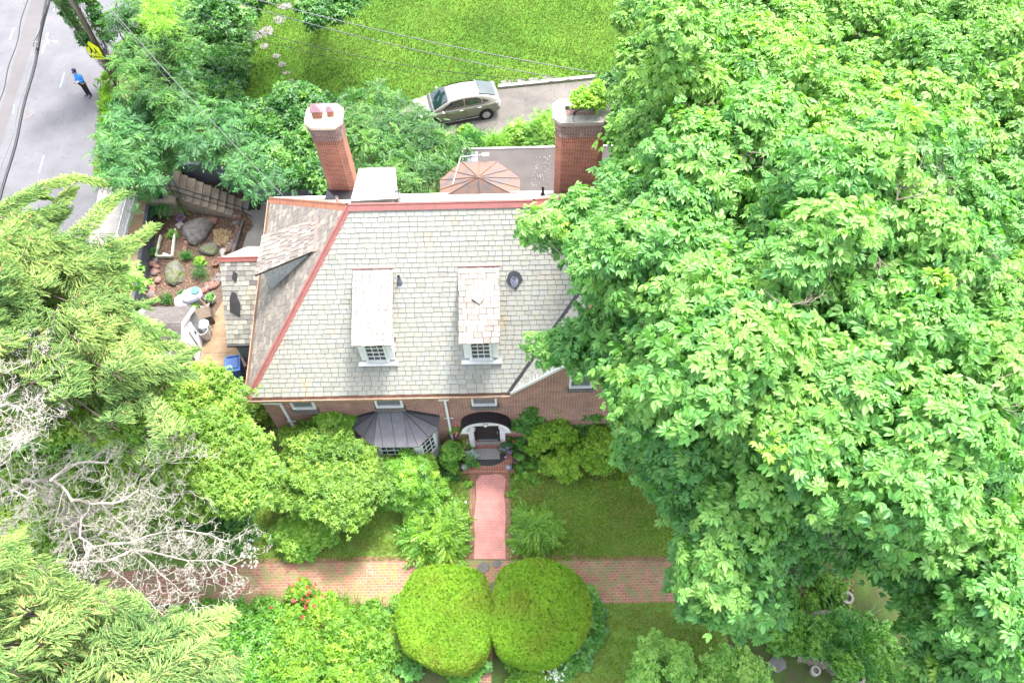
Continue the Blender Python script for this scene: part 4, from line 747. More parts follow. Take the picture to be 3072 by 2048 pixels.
LM = dict(
 hick=leafmat('hickory_leaf', (.065,.19,.045), (.15,.33,.065), (.27,.45,.09), .42, .36, .45),
 hickb=leafmat('hickory_leaf_green', (.055,.19,.05), (.125,.315,.07), (.23,.42,.095), .42, .36, .45), yewtip=leafmat('yew_tip_leaf', (.11,.27,.02), (.23,.42,.035), (.38,.54,.07), .5, .3), privet=leafmat('privet_leaf', (.11,.29,.045), (.22,.44,.08), (.36,.56,.13), .45, .3),
 hick2=leafmat('hickory_leaf_yellow', (.12,.29,.045), (.22,.41,.06), (.33,.51,.08), .40, .38, .5),
 bush=leafmat('bush_leaf', (.015,.075,.016), (.045,.16,.026), (.13,.28,.045), .45, .3),
 locust=leafmat('locust_leaf', (.02,.095,.03), (.05,.18,.048), (.13,.30,.08), .5, .3),
 lime=leafmat('lime_leaf', (.10,.26,.02), (.20,.40,.03), (.33,.52,.05), .45, .35),
 rhodo=leafmat('rhododendron_leaf', (.07,.22,.025), (.16,.36,.04), (.30,.48,.055), .35, .25),
 yew=leafmat('yew_leaf', (.035,.12,.02), (.08,.24,.03), (.16,.36,.045), .5, .2),
 yewb=leafmat('bright_yew_leaf', (.07,.21,.03), (.15,.36,.045), (.30,.50,.07), .5, .25),
 hedge=leafmat('clipped_hedge_leaf', (.085,.20,.010), (.15,.31,.014), (.22,.39,.022), .6, .25, .3, patch=((.17,.23,.018), .55)),
 spruce=leafmat('spruce_needle', (.08,.18,.06), (.21,.33,.11), (.43,.52,.19), .85, .25, .15),
 yg=leafmat('yellow_green_leaf', (.08,.19,.025), (.17,.31,.04), (.31,.43,.07), .5, .35),
 grass_b=leafmat('bright_grass', (.05,.105,.018), (.09,.165,.022), (.145,.22,.034), .6, .25, .2, patch=((.16,.21,.045), .3)),
 grass_f=leafmat('weedy_grass', (.14,.25,.035), (.25,.38,.055), (.42,.50,.12), .6, .3, .2, patch=((.33,.34,.10), .7)),
 iris=leafmat('strap_leaf', (.03,.13,.03), (.06,.22,.045), (.12,.32,.07), .45, .3), hosta=leafmat('hosta_leaf', (.04,.14,.03), (.09,.26,.05), (.17,.38,.07), .4, .25),
 flower=leafmat('garden_foliage', (.05,.16,.015), (.12,.28,.022), (.25,.40,.035), .5, .35), litter=leafmat('leaf_litter', (.10,.05,.03), (.22,.12,.07), (.42,.28,.17), .8, 0),
 straw=leafmat('dry_straw', (.30,.20,.10), (.42,.30,.16), (.52,.40,.24), .8, 0), cone=leafmat('spruce_cone', (.22,.10,.05), (.36,.18,.08), (.45,.26,.12), .7, 0),
 pink=leafmat('pink_petal', (.60,.10,.22), (.75,.15,.30), (.85,.35,.50), .5, .2), redp=leafmat('red_petal', (.35,.01,.03), (.5,.015,.05), (.65,.04,.10), .5, .2), whitep=leafmat('white_petal', (.75,.72,.70), (.8,.78,.75), (.85,.85,.82), .5, .2), bluep=leafmat('blue_petal', (.05,.06,.35), (.10,.10,.5), (.22,.2,.65), .5, .2), purp=leafmat('purple_petal', (.25,.08,.4), (.4,.15,.6), (.55,.3,.7), .5, .2))
pot(547,664,.2,.26,'purple','purple flower pot beside the ferny plant in the rock garden')
pot(618,917,.25,.26,'pot','white round pot holding bare soil on the tan patio'); pot(637,903,.22,.3,'pot','white pot of green seedlings behind the bare white pot', plant=LM['hosta'], pl=.16, n=40)
pot(588,933,.2,.3,'pot','white pot with pale green plant beside the shed wall', plant=LM['lime'], pl=.2, n=50); pot(650,795,.16,.2,'terra','clay pot near the pale stones left of the house wing'); pot(478,605-17,.3,.3,'potd','dark pot of pale rosettes standing on the stair landing', z=.1, plant=LM['hosta'], pl=.25, n=60); pot(540,900+6,.16,.2,'pot','small white pot half hidden behind the grey tub')
pot(1376,1334,.14,.2,'potd','empty dark pot with white rim by the foot of the downspout', z=0); pot(1410,1393,.2,.25,'potd','dark pot with trailing plant left of the front stoop', z=0, plant=LM['hosta'], pl=.22, n=40); pot(1546,1384,.15,.2,'terra','clay pot right of the front stoop', z=0)
pot(2555,2032,.2,.2,'rockg','round stone planter at the bottom right corner of the garden wall', z=.3, plant=LM['bush'], pl=.1, n=30) if False else None
def planter(px, py, r, z, label):
    p = at(px,py,z); mb = MB(); mb.lathe([(r*.7,0),(r,.05),(r,.28),(r*.62,.28),(r*.58,.15),(0,.15)], (0,0,0), 20); o = mb.build('stone_planter', MT['cap2']); o.location = p; tag(o, label, 'planter')
planter(2441,2014,.16,.1,'small white ring planter beside the curved stone wall'); planter(2566,2034,.24,.15,'larger tan stone ring planter at the end of the curved stone wall'); planter(2535,1797,.22,.1,'pale ring planter in the shade right of the timber edging')
def tub(px, py, s_, h, rz, mat, label, lid=None):
    p = at(px,py,GZ); mb = MB(); hw = s_/2; vs = []
    for z, k in ((0,.82),(h*.85,1.),(h,.86)):
        for a in range(12): q = a*math.pi/6; c_, sn = math.cos(q), math.sin(q); f = hw*k/max(abs(c_),abs(sn))**.75; vs.append((c_*f, sn*f*.85, z))
    mb.add(vs, [(i*12+j, i*12+(j+1)%12, (i+1)*12+(j+1)%12, (i+1)*12+j) for i in range(2) for j in range(12)]+[list(range(24,36))]); o = mb.build('storage_tub', MT[mat], bevel=.01); o.location = p; o.rotation_euler.z = rz; tag(o, label, 'tub')
tub(590,910,.95,.75,.4,'tank','large grey plastic storage tub behind the garden shed'); tub(565,920,.9,.6,.3,'pink','faded pink plastic tub left of the large grey tub')
mb = MB(); mb.lathe([(0,0),(.17,.02),(.2,.05),(.0,.12)], (0,0,0), 10); o = mb.build('glove_pile', plain('teal_cloth', (.10,.42,.55), .8)); o.location = at(586,872,GZ+.78); tag(o, 'teal blue cloth lying on top of the grey storage tub', 'cloth')
mb = MB(); mb.tube([at(585,882,GZ+.9), at(637,935,GZ+.06)], .018, 6); tag(mb.build('garden_broom', plain('tan_handle', (.45,.28,.14), .6)), 'wooden broom handle leaning across the white pots', 'broom')
mb = MB(); c = at(612,950,GZ+.3); mb.box((c.x,c.y,GZ+.3),(.75,.65,.6), rz=.35); tag(mb.build('compost_bin', MT['ply'], bevel=.02), 'dark brown square compost box between the shed and the patio', 'compost bin')
def can(px, py, label, lid):
    t = empty('metal_can', at(px,py,GZ), label=label, cat='metal can'); mb = MB(); mb.lathe([(0,0),(.20,0),(.22,.3),(.225,.3),(.24,.62),(.25,.62),(.25,.65)]+([] if lid else [(.22,.65),(.2,.3),(0,.3)]), (0,0,0), 22); mb.build('can_body', MT['galv'], t, smooth=False)
    if lid: mb = MB(); mb.lathe([(.26,.64),(.26,.67),(.2,.70),(.0,.73)], (0,0,0), 22); mb.box((0,0,.75),(.14,.03,.04)); mb.build('lid', MT['galv'], t)
    mb = MB(); mb.tube([(.24,0,.45),(.3,0,.5),(.3,0,.4),(.24,0,.38)], .012, 5); mb.tube([(-.24,0,.45),(-.3,0,.5),(-.3,0,.4),(-.24,0,.38)], .012, 5); mb.build('handle', MT['galv'], t)
can(624,996,'galvanised metal can with its lid on beside the garden shed', True); can(622,1013,'open galvanised metal can standing in front of the lidded can', False)
t = empty('wheelie_bin', (-12.15,17.25,GZ), .15, label='blue plastic wheelie bin below the end of the left wing roof', cat='wheelie bin')
mb = MB(); vs = [(-.24,-.28,.08),(.24,-.28,.08),(.24,.28,.08),(-.24,.28,.08),(-.31,-.36,1.0),(.31,-.36,1.0),(.31,.36,1.0),(-.31,.36,1.0)]; mb.add(vs, [(0,3,2,1),(4,5,6,7),(0,1,5,4),(1,2,6,5),(2,3,7,6),(3,0,4,7)]); mb.build('bin_body', MT['blue'], t, bevel=.02)
mb = MB(); mb.box((0,0,1.03),(.66,.76,.05)); mb.box((0,.36,1.08),(.5,.08,.06)); mb.box((0,.02,1.07),(.5,.55,.04)); mb.build('lid', MT['blue'], t, bevel=.02)
for sx in (-1,1): mb = MB(); mb.tube([(sx*.26,.3,.1),(sx*.32,.3,.1)], .1, 14); mb.build('wheel', MT['tyre'], t)
# low timber and stone walls bottom right
a, b_ = at(2405,1852,.0), at(2542,1850,0); mb = MB(); mb.prism([(a.x,a.y),(b_.x,b_.y),(b_.x,b_.y+.18),(a.x,a.y+.18)], 0, .3); tag(mb.build('timber_edging', MT['cap2']), 'straight grey timber edging under the big tree at bottom right', 'edging')
sw = empty('dry_stone_wall', at(2480,1990,0), label='curved dry stone wall of pale stones at the bottom right', cat='stone wall'); mb = MB()
for x, y, s_ in rline([(2405,1968),(2440,1975),(2490,1995),(2530,2015),(2560,2030)], 60, 11, .07,.14):
    p = at(x,y,.18); q = [(p.x+math.cos(k)*s_*random.uniform(.8,1.2), p.y+math.sin(k)*s_*random.uniform(.7,1.)) for k in np.arange(0,6.2,1.05)]; mb.prism(q, 0, .2+random.uniform(-.02,.03), t=random.random())
W(mb, 'capstone', slatemat('wall_stone', [(0,(.14,.12,.10)),(.5,(.22,.195,.15)),(1,(.30,.27,.22))], st=.7), sw)
# small garden lights
for px, py, lb in ((1394,1410,'left'),(1526,1410,'right')):
    mb = MB(); mb.lathe([(.0,0),(.06,0),(.06,.3),(.10,.32),(.11,.36),(.04,.42),(0,.43)], (0,0,0), 14); o = mb.build('path_light', MT['tank']); o.location = at(px,py,0); tag(o, f'round dark path light at the {lb} end of the brick step before the front walk', 'path light', 'path lights beside the front step')
for px, py, lb in ((1571,1424,'beside the shrub bed right of the front walk'),(1398,1508,'at the left edge of the painted walk'),(1540,1655,'at the lower right corner of the painted walk')):
    mb = MB(); mb.lathe([(0,0),(.03,0),(.04,.08),(.045,.1),(0,.12)], (0,0,0), 12); o = mb.build('garden_ornament', MT['white']); o.location = at(px,py,0); tag(o, 'small white garden ornament '+lb, 'ornament')
# ---------------------------------------------------------------- car
cA, cB = Vector((-5.72,31.28,0)), None
hd = (at(1340,368,0)-at(1490,341,0)); hd.z = 0; hd.normalize()
rear = at(1497,300,0.0); 
# rear bumper centre seen at about z .5 ; place the body so that its visible side sill falls on the photographed line
sill_r = at(1456,357,.0); side = Vector((-hd.y, hd.x, 0));  side = side if side.y < 0 else -side   # towards the camera
cen = sill_r - side*.80 + hd*1.32
car = empty('parked_car', (cen.x, cen.y, .015), math.atan2(hd.y, hd.x), label='silver-brown hatchback car parked nose-left on the cracked driveway', cat='car')
ST = [(2.22,.30,.50,.30,.52),(2.16,.22,.60,.55,.66),(2.0,.20,.76,.66,.76),(1.7,.20,.83,.72,.86),(1.25,.20,.855,.74,.97),(.6,.20,.862,.76,.985),(-.4,.20,.862,.77,1.0),(-1.3,.20,.86,.77,1.02),(-1.8,.22,.84,.72,1.04),(-2.1,.28,.78,.66,1.03),(-2.2,.34,.68,.60,.98)]
mb = MB(); vs = []
for x, zs_, hw, tw, zb_ in ST:
    for sgn in (1,-1):
        row = [(x,sgn*hw*.86,zs_),(x,sgn*hw*.97,zs_+.08),(x,sgn*hw,zs_+(zb_-zs_)*.5),(x,sgn*hw*.985,zs_+(zb_-zs_)*.82),(x,sgn*tw,zb_)]
        vs += row if sgn == 1 else row[::-1]
k = 10
fs = [(i*k+j, i*k+(j+1)%k, (i+1)*k+(j+1)%k, (i+1)*k+j) for i in range(len(ST)-1) for j in range(k)]+[list(range(k))[::-1], list(range((len(ST)-1)*k, len(ST)*k))]
mb.add(vs, fs); body = mb.build('body', MT['car'], car, smooth=True); body.data.shade_smooth() if hasattr(body.data,'shade_smooth') else None
md = body.modifiers.new('s','SUBSURF'); md.levels = 1; md.render_levels = 2
CB = [(1.32,.74,.95,.74,.95),(.92,.775,.99,.66,1.20),(.40,.785,1.0,.585,1.42),(-.3,.785,1.01,.60,1.50),(-1.05,.785,1.02,.585,1.45),(-1.65,.77,1.02,.56,1.28),(-2.12,.70,1.0,.55,1.04)]
mb = MB(); vs = []
for x, hb, zb_, ht, zt in CB: vs += [(x,-hb,zb_-.03),(x,-hb*.4-ht*.6,(zb_+zt)/2+.02*(zt-zb_)),(x,-ht,zt-.015),(x,-ht*.5,zt+.02),(x,0,zt+.03),(x,ht*.5,zt+.02),(x,ht,zt-.015),(x,hb*.4+ht*.6,(zb_+zt)/2+.02*(zt-zb_)),(x,hb,zb_-.03)]
k = 9; mb.add(vs, [(i*k+j, i*k+j+1, (i+1)*k+j+1, (i+1)*k+j) for i in range(len(CB)-1) for j in range(k-1)]); cab = mb.build('cabin', MT['car'], car, smooth=True); cab.modifiers.new('s','SUBSURF').render_levels = 1
def cpt(x, u, out=.012):      # point on cabin skin: x station, u -1..1 across (|u|<=.5 roof, beyond: side)
    for a, b in zip(CB[:-1], CB[1:]):
        if a[0] >= x >= b[0]: t_ = (a[0]-x)/(a[0]-b[0]); c_ = [a[i]+(b[i]-a[i])*t_ for i in range(5)]; break
    _, hb, zb_, ht, zt = c_; s_ = 1 if u >= 0 else -1; u = abs(u)
    if u <= .5: y = ht*u*2; z = zt+.03-.045*(u*2)**2
    else: q = (u-.5)*2; y = ht+(hb-ht)*q; z = zt-.015+(zb_-.03-zt+.015)*q; return Vector((x, s_*(y+out*1.4), z+out*.6))
    return Vector((x, s_*y, z+out))
def panel(xs, us, name, mat, out=.02):
    mb = MB(); g = [[cpt(x, u, out) for u in us] for x in xs]; vs = [p for r_ in g for p in r_]; k = len(us)
    mb.add(vs, [(i*k+j, i*k+j+1, (i+1)*k+j+1, (i+1)*k+j) for i in range(len(xs)-1) for j in range(k-1)]); return mb.build(name, mat, car, smooth=True)
panel([1.24,1.0,.75,.5], [-.46,-.23,0,.23,.46], 'windscreen', MT['carglass'], .035); panel([-1.12,-1.4,-1.7,-2.0], [-.44,-.2,0,.2,.44], 'rear_window', MT['carglass'], .035)
for s_ in (1,-1):
    def quadp(pts, nm):
        mb = MB(); mb.add([cpt(x, s_*u, .02) for x, u in pts], [list(range(len(pts)))]); mb.build(nm, MT['carglass'], car)
    quadp([(.92,.93),(.34,.60),(-.28,.58),(-.28,.93)], 'side_window'); quadp([(-.34,.93),(-.34,.58),(-.95,.60),(-1.18,.70),(-1.22,.93)], 'side_window'); quadp([(-1.28,.93),(-1.24,.70),(-1.62,.86)], 'quarter_window')
for x in (1.32,-1.38):
    for s_ in (1,-1):
        mb = MB(); mb.tube([(x,s_*.66,.30),(x,s_*.84,.30)], .315, 26); wl = mb.build('wheel', MT['tyre'], car, bevel=.02); mb = MB(); mb.tube([(x,s_*.80,.30),(x,s_*.855,.30)], .20, 22)
        for q in range(6): a = q*math.pi/3; mb.box((x+math.cos(a)*.1, s_*.86, .30+math.sin(a)*.1),(.2,.012,.04), M=Matrix.Rotation(-a,3,'Y'))
        mb.build('rim', MT['galv'], wl); 
        mb = MB(); mb.lathe([(.345,0),(.36,.012)], (0,0,0), 22); 
        vs = [];
        mb = MB(); mb.tube([(x,s_*.84,.32),(x,s_*.868,.32)], .375, 26); mb.build('wheel_arch', MT['iron'], car); wl.scale = (1,1.03,1)
for s_ in (1,-1):
    mb = MB(); mb.add([(-2.14,s_*.60,.62),(-2.02,s_*.80,.62),(-1.92,s_*.80,.98),(-2.12,s_*.62,1.0),(-2.20,s_*.60,.64)], [(0,1,2,3)]); mb.box((-2.08,s_*.72,.80),(.14,.18,.34), rz=-s_*.5); mb.build('tail_light', MT['lamp'], car, bevel=.03)
    mb = MB(); mb.box((2.02,s_*.62,.70),(.34,.20,.12), rz=-s_*.5); mb.build('headlight', MT['lamp'], car, bevel=.03)
    mb = MB(); mb.box((.85,s_*.97,1.0),(.12,.2,.13)); mb.build('wing_mirror', MT['car'], car, bevel=.04)
    for x in (-.1,-1.05): mb = MB(); mb.box((x,s_*.872,.86),(.2,.03,.035)); mb.build('door_handle', MT['galv'], car, bevel=.01)
    mb = MB(); mb.box((0,s_*.845,.24),(2.1,.03,.03)); mb.build('sill_trim', MT['galv'], car)
    mb = MB(); 
    for x in (.62,-.31): mb.box((x-.0,s_*.866,.62),(.012,.012,.66))
    mb.build('door_gap', MT['iron'], car)
mb = MB(); mb.tube([(-1.0,0,1.5),(-1.18,0,1.58)], .008, 5); mb.build('aerial', MT['iron'], car); mb = MB(); mb.box((-1.1,0,1.495),(.03,1.0,.012)); mb.build('roof_seam', MT['galv'], car)
mb = MB(); mb.box((1.36,0,.955),(.16,1.25,.03)); mb.build('cowl', MT['iron'], car)
# ---------------------------------------------------------------- person
pp_ = at(269,287,.006); per = empty('person', (pp_.x, pp_.y, .008), R(-28), label='person in blue long-sleeved shirt, black trousers and navy cap standing in the street', cat='person')
m_skin = plain('skin', (.50,.30,.22), .55, 0, .1, 3, 0); m_shirt = plain('blue_shirt', (.04,.26,.72), .8, 0, .2, 6, .2); m_tr = plain('black_trousers', (.012,.013,.018), .8, 0, .3, 6, .2)
def skin(name, nodes, edges, mat, parent, root=0, sub=2):
    me = bpy.data.meshes.new(name); me.from_pydata([n_[:3] for n_ in nodes], edges, []); o = bpy.data.objects.new(name, me); SC.collection.objects.link(o); o.parent = parent
    s_ = o.modifiers.new('skin','SKIN'); s_.use_smooth_shade = True
    for i, n_ in enumerate(nodes): v = me.skin_vertices[0].data[i]; v.radius = (n_[3], n_[4] if len(n_) > 4 else n_[3]); v.use_root = (i == root)
    o.modifiers.new('sub','SUBSURF').levels = sub; o.modifiers['sub'].render_levels = sub; me.materials.append(mat); return o
# facing -Y
nd = [(0,0,.92,.11,.08),(0,0,1.10,.10,.08),(0,0,1.30,.13,.09),(0,-.01,1.42,.06),(0,-.03,1.50,.055),(0,-.05,1.58,.085),(0,-.06,1.66,.085),
      (.09,0,.86,.085),(.11,-.01,.48,.055),(.12,.01,.08,.035),(-.09,0,.86,.085),(-.12,-.01,.48,.055),(-.14,.01,.08,.035),
      (.17,0,1.38,.055),(.23,-.02,1.12,.045),(.10,-.24,1.08,.030),(.05,-.31,1.10,.022),(-.17,0,1.38,.055),(-.23,-.02,1.12,.045),(-.10,-.24,1.06,.030),(-.04,-.31,1.08,.022),(.12,-.10,.03,.035),(-.16,-.10,.03,.035)]
ed = [(0,1),(1,2),(2,3),(3,4),(4,5),(5,6),(0,7),(7,8),(8,9),(0,10),(10,11),(11,12),(2,13),(13,14),(14,15),(15,16),(2,17),(17,18),(18,19),(19,20),(9,21),(12,22)]
for b0, sgn in ((16,1),(20,-1)):
    bx, by, bz = nd[b0][:3]
    for k in range(4):
        i = len(nd); nd.append((bx-sgn*.03+sgn*k*.018, by-.035, bz-.008+.004*k, .009)); nd.append((bx-sgn*.05+sgn*k*.014, by-.065+.004*k, bz+.005, .008)); ed += [(b0,i),(i,i+1)]
    i = len(nd); nd.append((bx-sgn*.035, by+.0, bz+.03, .010)); ed.append((b0,i))
skin('body', nd, ed, m_skin, per)
mb = MB(); mb.lathe([(0,-.12),(.05,-.10),(.082,-.03),(.088,.03),(.08,.09),(.04,.12),(0,.125)], (0,0,0), 16); o = mb.build('hair', plain('dark_hair', (.03,.02,.015), .8), per, smooth=True); o.location = (0,-.035,1.645); o.scale = (1,1.1,.95)
mb = MB(); mb.lathe([(.10,0),(.103,.03),(.09,.085),(.05,.115),(0,.122)], (0,0,0), 18); o = mb.build('cap', plain('navy_cap', (.03,.03,.12), .8), per, smooth=True); o.location = (0,-.055,1.675); o.rotation_euler.x = R(22)
mb = MB(); mb.add([(-.08,-.07,0),(-.065,-.15,-.015),(0,-.18,-.02),(.065,-.15,-.015),(.08,-.07,0),(0,-.05,.01)], [(0,1,2,3,4,5)]); mb.add([(-.03,-.098,.045),(.03,-.098,.045),(.03,-.09,.07),(-.03,-.09,.07)], [(0,1,2,3)]); mb.build('cap_brim', plain('navy_brim', (.04,.04,.14), .8), o)
mb = MB(); mb.box((0,-.108,.055),(.05,.008,.025)); mb.build('cap_badge', MT['white'], o)
mb = MB(); mb.lathe([(0,0),(.01,.005),(.013,.02),(.006,.035)], (0,-.145,1.60), 8); mb.build('nose', m_skin, per, smooth=True)
skin('shirt', [(0,0,.84,.20,.15),(0,0,1.08,.185,.14),(0,-.005,1.30,.20,.145),(0,-.015,1.45,.09,.08),(.19,0,1.37,.085),(.255,-.02,1.12,.070),(.12,-.23,1.09,.052),(-.19,0,1.37,.085),(-.255,-.02,1.12,.070),(-.12,-.23,1.07,.052)], [(0,1),(1,2),(2,3),(2,4),(4,5),(5,6),(2,7),(7,8),(8,9)], m_shirt, per)
skin('trousers', [(0,0,.96,.18,.14),(.09,0,.80,.115),(.11,-.01,.48,.088),(.12,.01,.03,.075),(-.09,0,.80,.115),(-.12,-.01,.48,.088),(-.14,.01,.03,.075)], [(0,1),(1,2),(2,3),(0,4),(4,5),(5,6)], m_tr, per)
for x in (.12,-.15): 
    mb = MB(); mb.lathe([(0,0),(.05,.0),(.055,.03),(.045,.08),(0,.09)], (0,0,0), 14); o = mb.build('shoe', plain('grey_shoe', (.14,.13,.15), .7), per, smooth=True); o.location = (x,-.05,0); o.scale = (.95,2.4,1)
mb = MB(); mb.box((0,-.34,1.10),(.075,.15,.012)); ph = mb.build('phone', MT['iron'], None, bevel=.004); ph.matrix_world = Matrix.Translation(per.location) @ Matrix.Rotation(per.rotation_euler.z,4,'Z'); tag(ph, 'dark phone held in both hands by the person in the blue shirt', 'phone')
mb = MB(); mb.box((.12,-.26,1.15),(.07,.13,.012)); mb.build('white_cuff', MT['white'], per)
# ---------------------------------------------------------------- pole, sign, cables
pb = at(352,252,0); pole = empty('utility_pole', pb, label='weathered wooden utility pole wrapped in green vine beside the street', cat='utility pole')
ptop = pb+(at(214,0,5.1)-pb)*(10.5/5.1); mb = MB(); mb.tube([pb, pb.lerp(ptop,.5)+Vector((.03,0,0)), ptop], [.17,.15,.12], 14); W(mb, 'post', MT['pole'], pole, smooth=True)
mb = MB(); mb.box((ptop.x,ptop.y,9.9),(2.4,.12,.12), rz=1.2); W(mb, 'crossarm', MT['pole'], pole)
def onpole(z): return pb.lerp(ptop, z/10.5)
# school sign: facing the camera side (towards -Y, slightly left)
sg = empty('school_sign', onpole(2.1), label='bright yellow school crossing sign with SCHOOL plaque fixed to the vine-covered pole', cat='sign')
fx = Matrix.Rotation(R(-8),4,'Z'); base = onpole(2.1)+Vector((-.15,-.22,0))
def signpoly(name, pts, mat, parent, off=0, th=.012):
    mb = MB(); v_ = [Vector((x,0,z)) for x, z in pts]; n_ = len(v_); vs = [base+fx@Vector((p.x,-off-th,p.z)) for p in v_]+[base+fx@Vector((p.x,-off,p.z)) for p in v_]
    mb.add(vs, [list(range(n_)), list(range(n_,2*n_))[::-1]]+[(i,n_+i,n_+(i+1)%n_,(i+1)%n_) for i in range(n_)]); return W(mb, name, mat, parent)
sp = signpoly('sign_plate', [(-.38,.0),(.38,.0),(.38,.42),(0,.80),(-.38,.42)], MT['sign'], sg); pl = signpoly('plaque', [(-.36,-.30),(.36,-.30),(.36,-.04),(-.36,-.04)], MT['sign'], sg)
for cx_, s_ in ((-.10,1.),(.13,.82)):
    signpoly('walking_figure', [(cx_-.04*s_,.40*s_),(cx_+.04*s_,.40*s_),(cx_+.06*s_,.22*s_),(cx_+.14*s_,.06*s_),(cx_+.09*s_,.05*s_),(cx_+.01*s_,.18*s_),(cx_-.08*s_,.05*s_),(cx_-.13*s_,.07*s_),(cx_-.05*s_,.24*s_)], MT['iron'], sp, .016, .004)
    signpoly('walking_figure', [(cx_+.04*s_*math.cos(a),.46*s_+.04*s_*math.sin(a)) for a in np.arange(0,6.2,.7)], MT['iron'], sp, .016, .004)
tc = bpy.data.curves.new('lettering','FONT'); tc.body = 'SCHOOL'; tc.size = .20; tc.align_x = 'CENTER'; tc.align_y = 'CENTER'; tc.extrude = .003; tc.offset = .004; to = bpy.data.objects.new('lettering', tc); SC.collection.objects.link(to); tc.materials.append(MT['iron'])
to.parent = pl; to.matrix_world = Matrix.Translation(base+fx@Vector((0,-.018,-.17))) @ fx @ Matrix.Rotation(R(90),4,'X'); to.matrix_parent_inverse = Matrix.Identity(4)
to.matrix_local = Matrix.Translation(base+fx@Vector((0,-.018,-.17))) @ fx @ Matrix.Rotation(R(90),4,'X')
def cable(a, b, r=.014, sag=.5, mat='iron', label='thin overhead cable', grp=None, n=20, wob=0, name='overhead_cable'):
    a, b = Vector(a), Vector(b); pts = []
    for i in range(n+1):
        t_ = i/n; p = a.lerp(b, t_); p.z -= sag*4*t_*(1-t_); p += Vector((math.sin(t_*19)*wob, math.cos(t_*17)*wob, 0)); pts.append(p)
    mb = MB(); mb.tube(pts, r, 6); return tag(mb.build(name, MT[mat], smooth=True), label, 'cable', grp)
MT['cablegrey'] = plain('grey_cable', (.11,.12,.125), .4, .2)
# heavy bundle above the street (fills from the top edge down to the left edge)
def pxcable(a, za, b, zb_, **k): return cable(at(*a, za), at(*b, zb_), **k)
pxcable((160,-60),7.5,(-10,640),7.0, r=.055, sag=.1, wob=.03, label='thick twisted black cable bundle running over the street', )
pxcable((150,-60),7.6,(112,150),7.45, r=.05, sag=0, label='short thick black splice case on the cable bundle at the top edge'); pxcable((150,-40),7.7,(-30,600),7.2, r=.022, sag=.2, wob=.05, mat='cablegrey', label='pale thin cable left of the thick black bundle')
pxcable((152,-50),7.8,(100,140),7.7, r=.02, sag=.1, wob=.03, label='loose black cable looping beside the splice case'); pxcable((90,-40),8.4,(-30,390),8.2, r=.02, sag=.1, wob=.04, label='dark thin cable crossing the left part of the street')
hc = Vector((-9.9,22.3,4.75)); pxcable((255,-40),8.5,(0,0),8, r=.001) if False else None
cable(at(255,-60,8.5), hc+Vector((.5,0,.0)), r=.017, sag=.35, mat='cablegrey', label='pale service cable running down to the back left corner of the house'); cable(at(265,-50,8.3), hc, r=.008, sag=.55, mat='cablegrey', label='thin wire just below the pale service cable to the house corner'); cable(at(150,-20,8.0), at(300,200,6.5), r=.008, sag=.1, label='thin dark wire from the street to the pole vine')
rc = at(1790,234,6.5)
cable(at(560,-60,8.5), rc+Vector((0.1,.15,.1)), r=.020, sag=.35, mat='cablegrey', label='uppermost pale cable crossing the bright back lawn'); cable(at(520,-50,8.3), at(1730,243,6.3), r=.018, sag=.45, mat='cablegrey', label='middle cable crossing the bright back lawn'); cable(at(560,30,7.8), at(1660,245,6.0), r=.012, sag=.7, label='lowest dark cable crossing the back lawn toward the driveway')
cable(at(520,40,7.6), at(1500,245,6.0), r=.009, sag=.6, label='thin dark wire just above the lowest lawn cable')
me_ = bpy.data.meshes.new_from_object(to); lt = bpy.data.objects.new('lettering', me_); SC.collection.objects.link(lt); lt.parent = pl; lt.matrix_local = to.matrix_local.copy(); bpy.data.objects.remove(to)
# ---------------------------------------------------------------- vegetation
def L4(l=1., wd=.4, fold=.07, droop=.2):
    return np.array([(0,0,0),(.3*l,wd*l*.42,fold*l),(.66*l,wd*l*.44,fold*l-droop*l*.4),(l,0,-droop*l),(.66*l,-wd*l*.44,fold*l-droop*l*.4),(.3*l,-wd*l*.42,fold*l)]), np.array([(0,3,2),(0,2,1),(0,5,4),(0,4,3)])
T['ail'] = pinnate(5,.42,.34,.3); T['palm2'] = join([xf(L4(s_,.5,.09,.28), rot('Z', R(a)) @ rot('Y', R(18)), (.15,0,0)) for a, s_ in ((0,1.05),(48,.8),(-48,.8))])
T['palm'] = join([xf(L4(s_,.42,.07,.22), rot('Z', R(a)) @ rot('Y', R(14)), (.22,0,0)) for a, s_ in ((0,1.),(42,.88),(-42,.88),(88,.62),(-88,.62))])
def plant(name, label, cat, C, Rd, tm, mat, size, cov=1., base=None, stems=True, group=None, tb=None, zmin=-.35, flat=.75, sr=.03, smat='bark', upw=.9, part='foliage', ros=0):
    C = [tuple(c) for c in C]; b = Vector(base) if base is not None else Vector((np.mean([c[0] for c in C]), np.mean([c[1] for c in C]), 0)); t = empty(name, b, label=label, cat=cat, group=group)
    ps, M_, ti = clump_leaves(C, Rd, cov*22/size**2, zmin=zmin, flat=flat, size=size, tb=tb, upw=upw, ros=ros); scatter(part, T[tm], ps, M_, ti, LM[mat] if isinstance(mat, str) else mat, t)
    if stems:
        mb = MB()
        for c, r in zip(C, Rd): limb(mb, b+Vector((random.uniform(-.06,.06),random.uniform(-.06,.06),0)), Vector(c), sr, sr*.3, 4, .2, 4)
        W(mb, 'stems', MT[smat], t)
    return t
